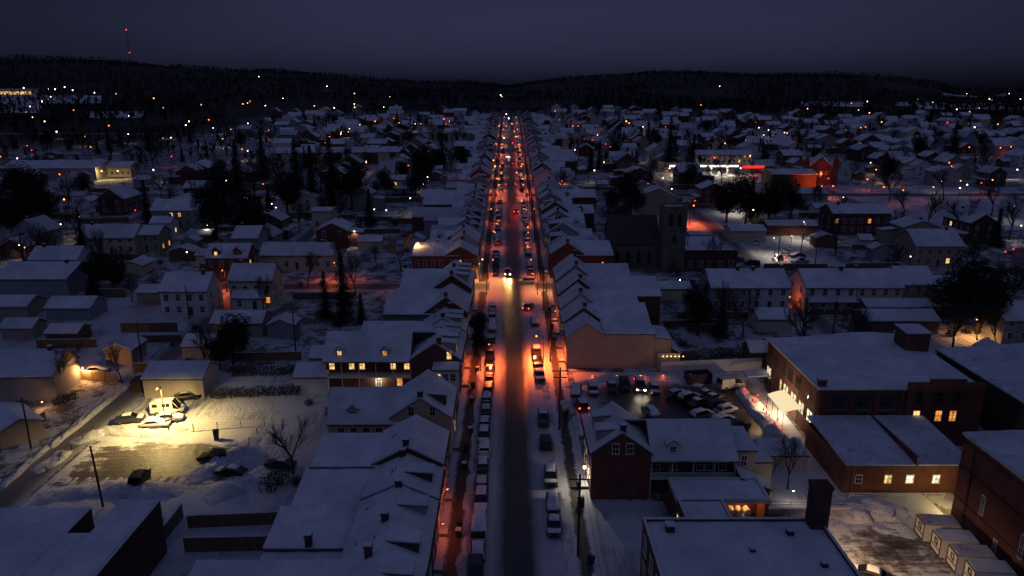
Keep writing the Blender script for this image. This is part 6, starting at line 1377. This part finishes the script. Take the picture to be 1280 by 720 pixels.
for i,(y,x,h,c) in enumerate(FQ):
    h_=(c,x<0); cn[h_]=cn.get(h_,0)+1; d=math.hypot(x,y); r=.17 if d<330 else (.26 if d<600 else .42 if d<1000 else .7)
    z=T(y,x); root=thing('street_lamp',f'distant {dict(sodium="orange",amber="amber",white="white",red="red",pale="cream")[c]} lamp, {ORD[cn[h_]-1]} nearest of that colour {"left" if x<0 else "right"} of the main street','street lamp',(x,y,z),0,'distant street lamps')
    key=('far',h)
    if key not in _lampm:
        b=MB(); b.tube((0,0,-.5),(0,0,h-.1),.08,.06,5); _lampm[key]=b.mesh('pole',[M['metal']])
    link('pole',_lampm[key],root); link('bulb',bulb_mesh(r,EM[c]),root,(0,0,h))
    if h>=5 and d<620: lamp_light(root,(0,0,h-r-.25),COLR[c],(420 if c!='red' else 200)*(1 if d<400 else 1.4),.12,150); lc+=1
print('far lights',lc)
# radio mast with red lights, hillside building
x,y=hit(165,86,0); x,y=x*1.0,y; t=thing('radio_mast','thin radio mast with red beacons on the left ridge','mast',(x,y,T(y,x))); z0=T(y,x); H=(y/914)*40+6
b=MB()
for q in range(3): a=q*2.09; b.tube((1.6*math.cos(a),1.6*math.sin(a),0),(.5*math.cos(a),.5*math.sin(a),H),.16,.12,4)
for j in range(24):
    z=H*j/24; s=1.6-1.1*j/24
    for q in range(3): a=q*2.09; c_=a+2.09; b.tube((s*math.cos(a),s*math.sin(a),z),(s*.96*math.cos(c_),s*.96*math.sin(c_),z+H/24),.07,.07,3)
b.build('lattice',[M['metal']],t); link('beacon',bulb_mesh(1.0,EM['red']),t,(0,0,H+.8)); link('beacon',bulb_mesh(.8,EM['red']),t,(.6,0,H*.42))
x,y=hit(14,116,3); t=thing('hillside_block','long low hillside block with a lit yellow front, far left','building',(x-4,y,T(y,x))); s=y/914*30
b=MB(); b.box(-s,s,0,14,-8,7); b.build('wall',[M['cream']],t); b=MB(); b.box(-s*.95,s*.95,-.2,-.01,.5,4.2); b.build('lit_front',[M['warm']],t); b=MB(); b.box(-s-.5,s+.5,-.6,14.5,7.003,7.9); b.build('roof',[M['snow']],t)
def field(u0,v0,u1,v1,name='snow_field'):
    a=[hit(u,v,0) for u,v in((u0,v1),(u1,v1),(u1,v0),(u0,v0))]; n=12; G=[]
    for j in range(n):
        row=[]
        for i in range(n):
            s,t_=i/(n-1),j/(n-1); px=(a[0][0]*(1-s)+a[1][0]*s)*(1-t_)+(a[3][0]*(1-s)+a[2][0]*s)*t_; py=(a[0][1]*(1-s)+a[1][1]*s)*(1-t_)+(a[3][1]*(1-s)+a[2][1]*s)*t_
            row.append((px,py,T(py,px)+.5+1.5*math.sin(math.pi*s)*math.sin(math.pi*t_)))
        G.append(row)
    b=MB(); b.grid(G,n,n); setting(b.build(name,[M['snow']],smooth=True))
field(-20,119,50,142); field(30,120,128,130); field(1150,129,1300,137); field(1180,117,1260,121); field(110,140,180,148); field(1000,128,1080,134); field(1120,128,1160,133)
# ------------------------------------------------------------------ sky, sun, camera
w=bpy.data.worlds.new('World'); sc.world=w; w.use_nodes=True; nt=w.node_tree; bg=nt.nodes['Background']
sky=nd(nt,'ShaderNodeTexSky'); sky.sky_type='NISHITA'; sky.sun_disc=False; sky.sun_elevation=rad(1.0); sky.sun_rotation=rad(200); sky.altitude=100
tc=nd(nt,'ShaderNodeTexCoord'); sx=nd(nt,'ShaderNodeSeparateXYZ'); nt.links.new(tc.outputs['Generated'],sx.inputs[0])
mp=nd(nt,'ShaderNodeMapping'); mp.inputs['Scale'].default_value=(1.2,1.2,5); nt.links.new(tc.outputs['Generated'],mp.inputs[0])
cl=noi(nt,mp.outputs[0],1.6,5,.55)
tint=ramp(nt,sx.outputs[2],[(0,(.24,.27,.60)),(.12,(.28,.315,.72)),(.4,(.52,.60,1.22)),(.7,(1.76,2.2,5.2))])
bell=math_(nt,'POWER',math_(nt,'MAXIMUM',sx.outputs[1],0.0),5.0)
fade=ramp(nt,sx.outputs[2],[(.1,(1,1,1)),(.4,(0,0,0))])
front=math_(nt,'SUBTRACT',1.0,math_(nt,'MULTIPLY',fade,math_(nt,'MULTIPLY',.6,math_(nt,'SUBTRACT',1.0,bell))))
f=math_(nt,'MULTIPLY',math_(nt,'ADD',.66,math_(nt,'MULTIPLY',cl,.68)),front)
mm=nd(nt,'ShaderNodeMix',data_type='RGBA',blend_type='MULTIPLY'); mm.inputs[0].default_value=1; hs=nd(nt,'ShaderNodeHueSaturation'); hs.inputs['Saturation'].default_value=.03; nt.links.new(sky.outputs[0],hs.inputs['Color']); nt.links.new(hs.outputs[0],mm.inputs[6]); nt.links.new(tint,mm.inputs[7])
nt.links.new(mm.outputs[2],bg.inputs[0]); nt.links.new(math_(nt,'MULTIPLY',f,SKYS:=0.05),bg.inputs[1])
l=bpy.data.lights.new('sun','SUN'); l.energy=.012; l.angle=rad(25); l.color=(.72,.78,1.0); o=bpy.data.objects.new('sun',l); COL.objects.link(o); o.rotation_euler=(rad(50),0,rad(20))
cam=bpy.data.cameras.new('camera'); cam.sensor_width=36; cam.lens=914/1280*36; cam.clip_end=9000; cam.clip_start=.5
co=bpy.data.objects.new('camera',cam); COL.objects.link(co); co.location=(CAMX,0,CAMZ); co.rotation_euler=(rad(90)-PITCH,0,-math.atan(3/914)); sc.camera=co
sc.view_settings.view_transform='Standard'; sc.view_settings.look='None'; sc.view_settings.exposure=0; sc.view_settings.gamma=1; sc.view_settings.use_curve_mapping=False
sc.render.engine='CYCLES'; c=sc.cycles; c.use_denoising=True; c.max_bounces=4; c.diffuse_bounces=2; c.glossy_bounces=2; c.transmission_bounces=2; c.sample_clamp_indirect=2.0; c.use_light_tree=True; c.caustics_reflective=False; c.caustics_refractive=False
try: c.denoiser='OPENIMAGEDENOISE'
except Exception: pass
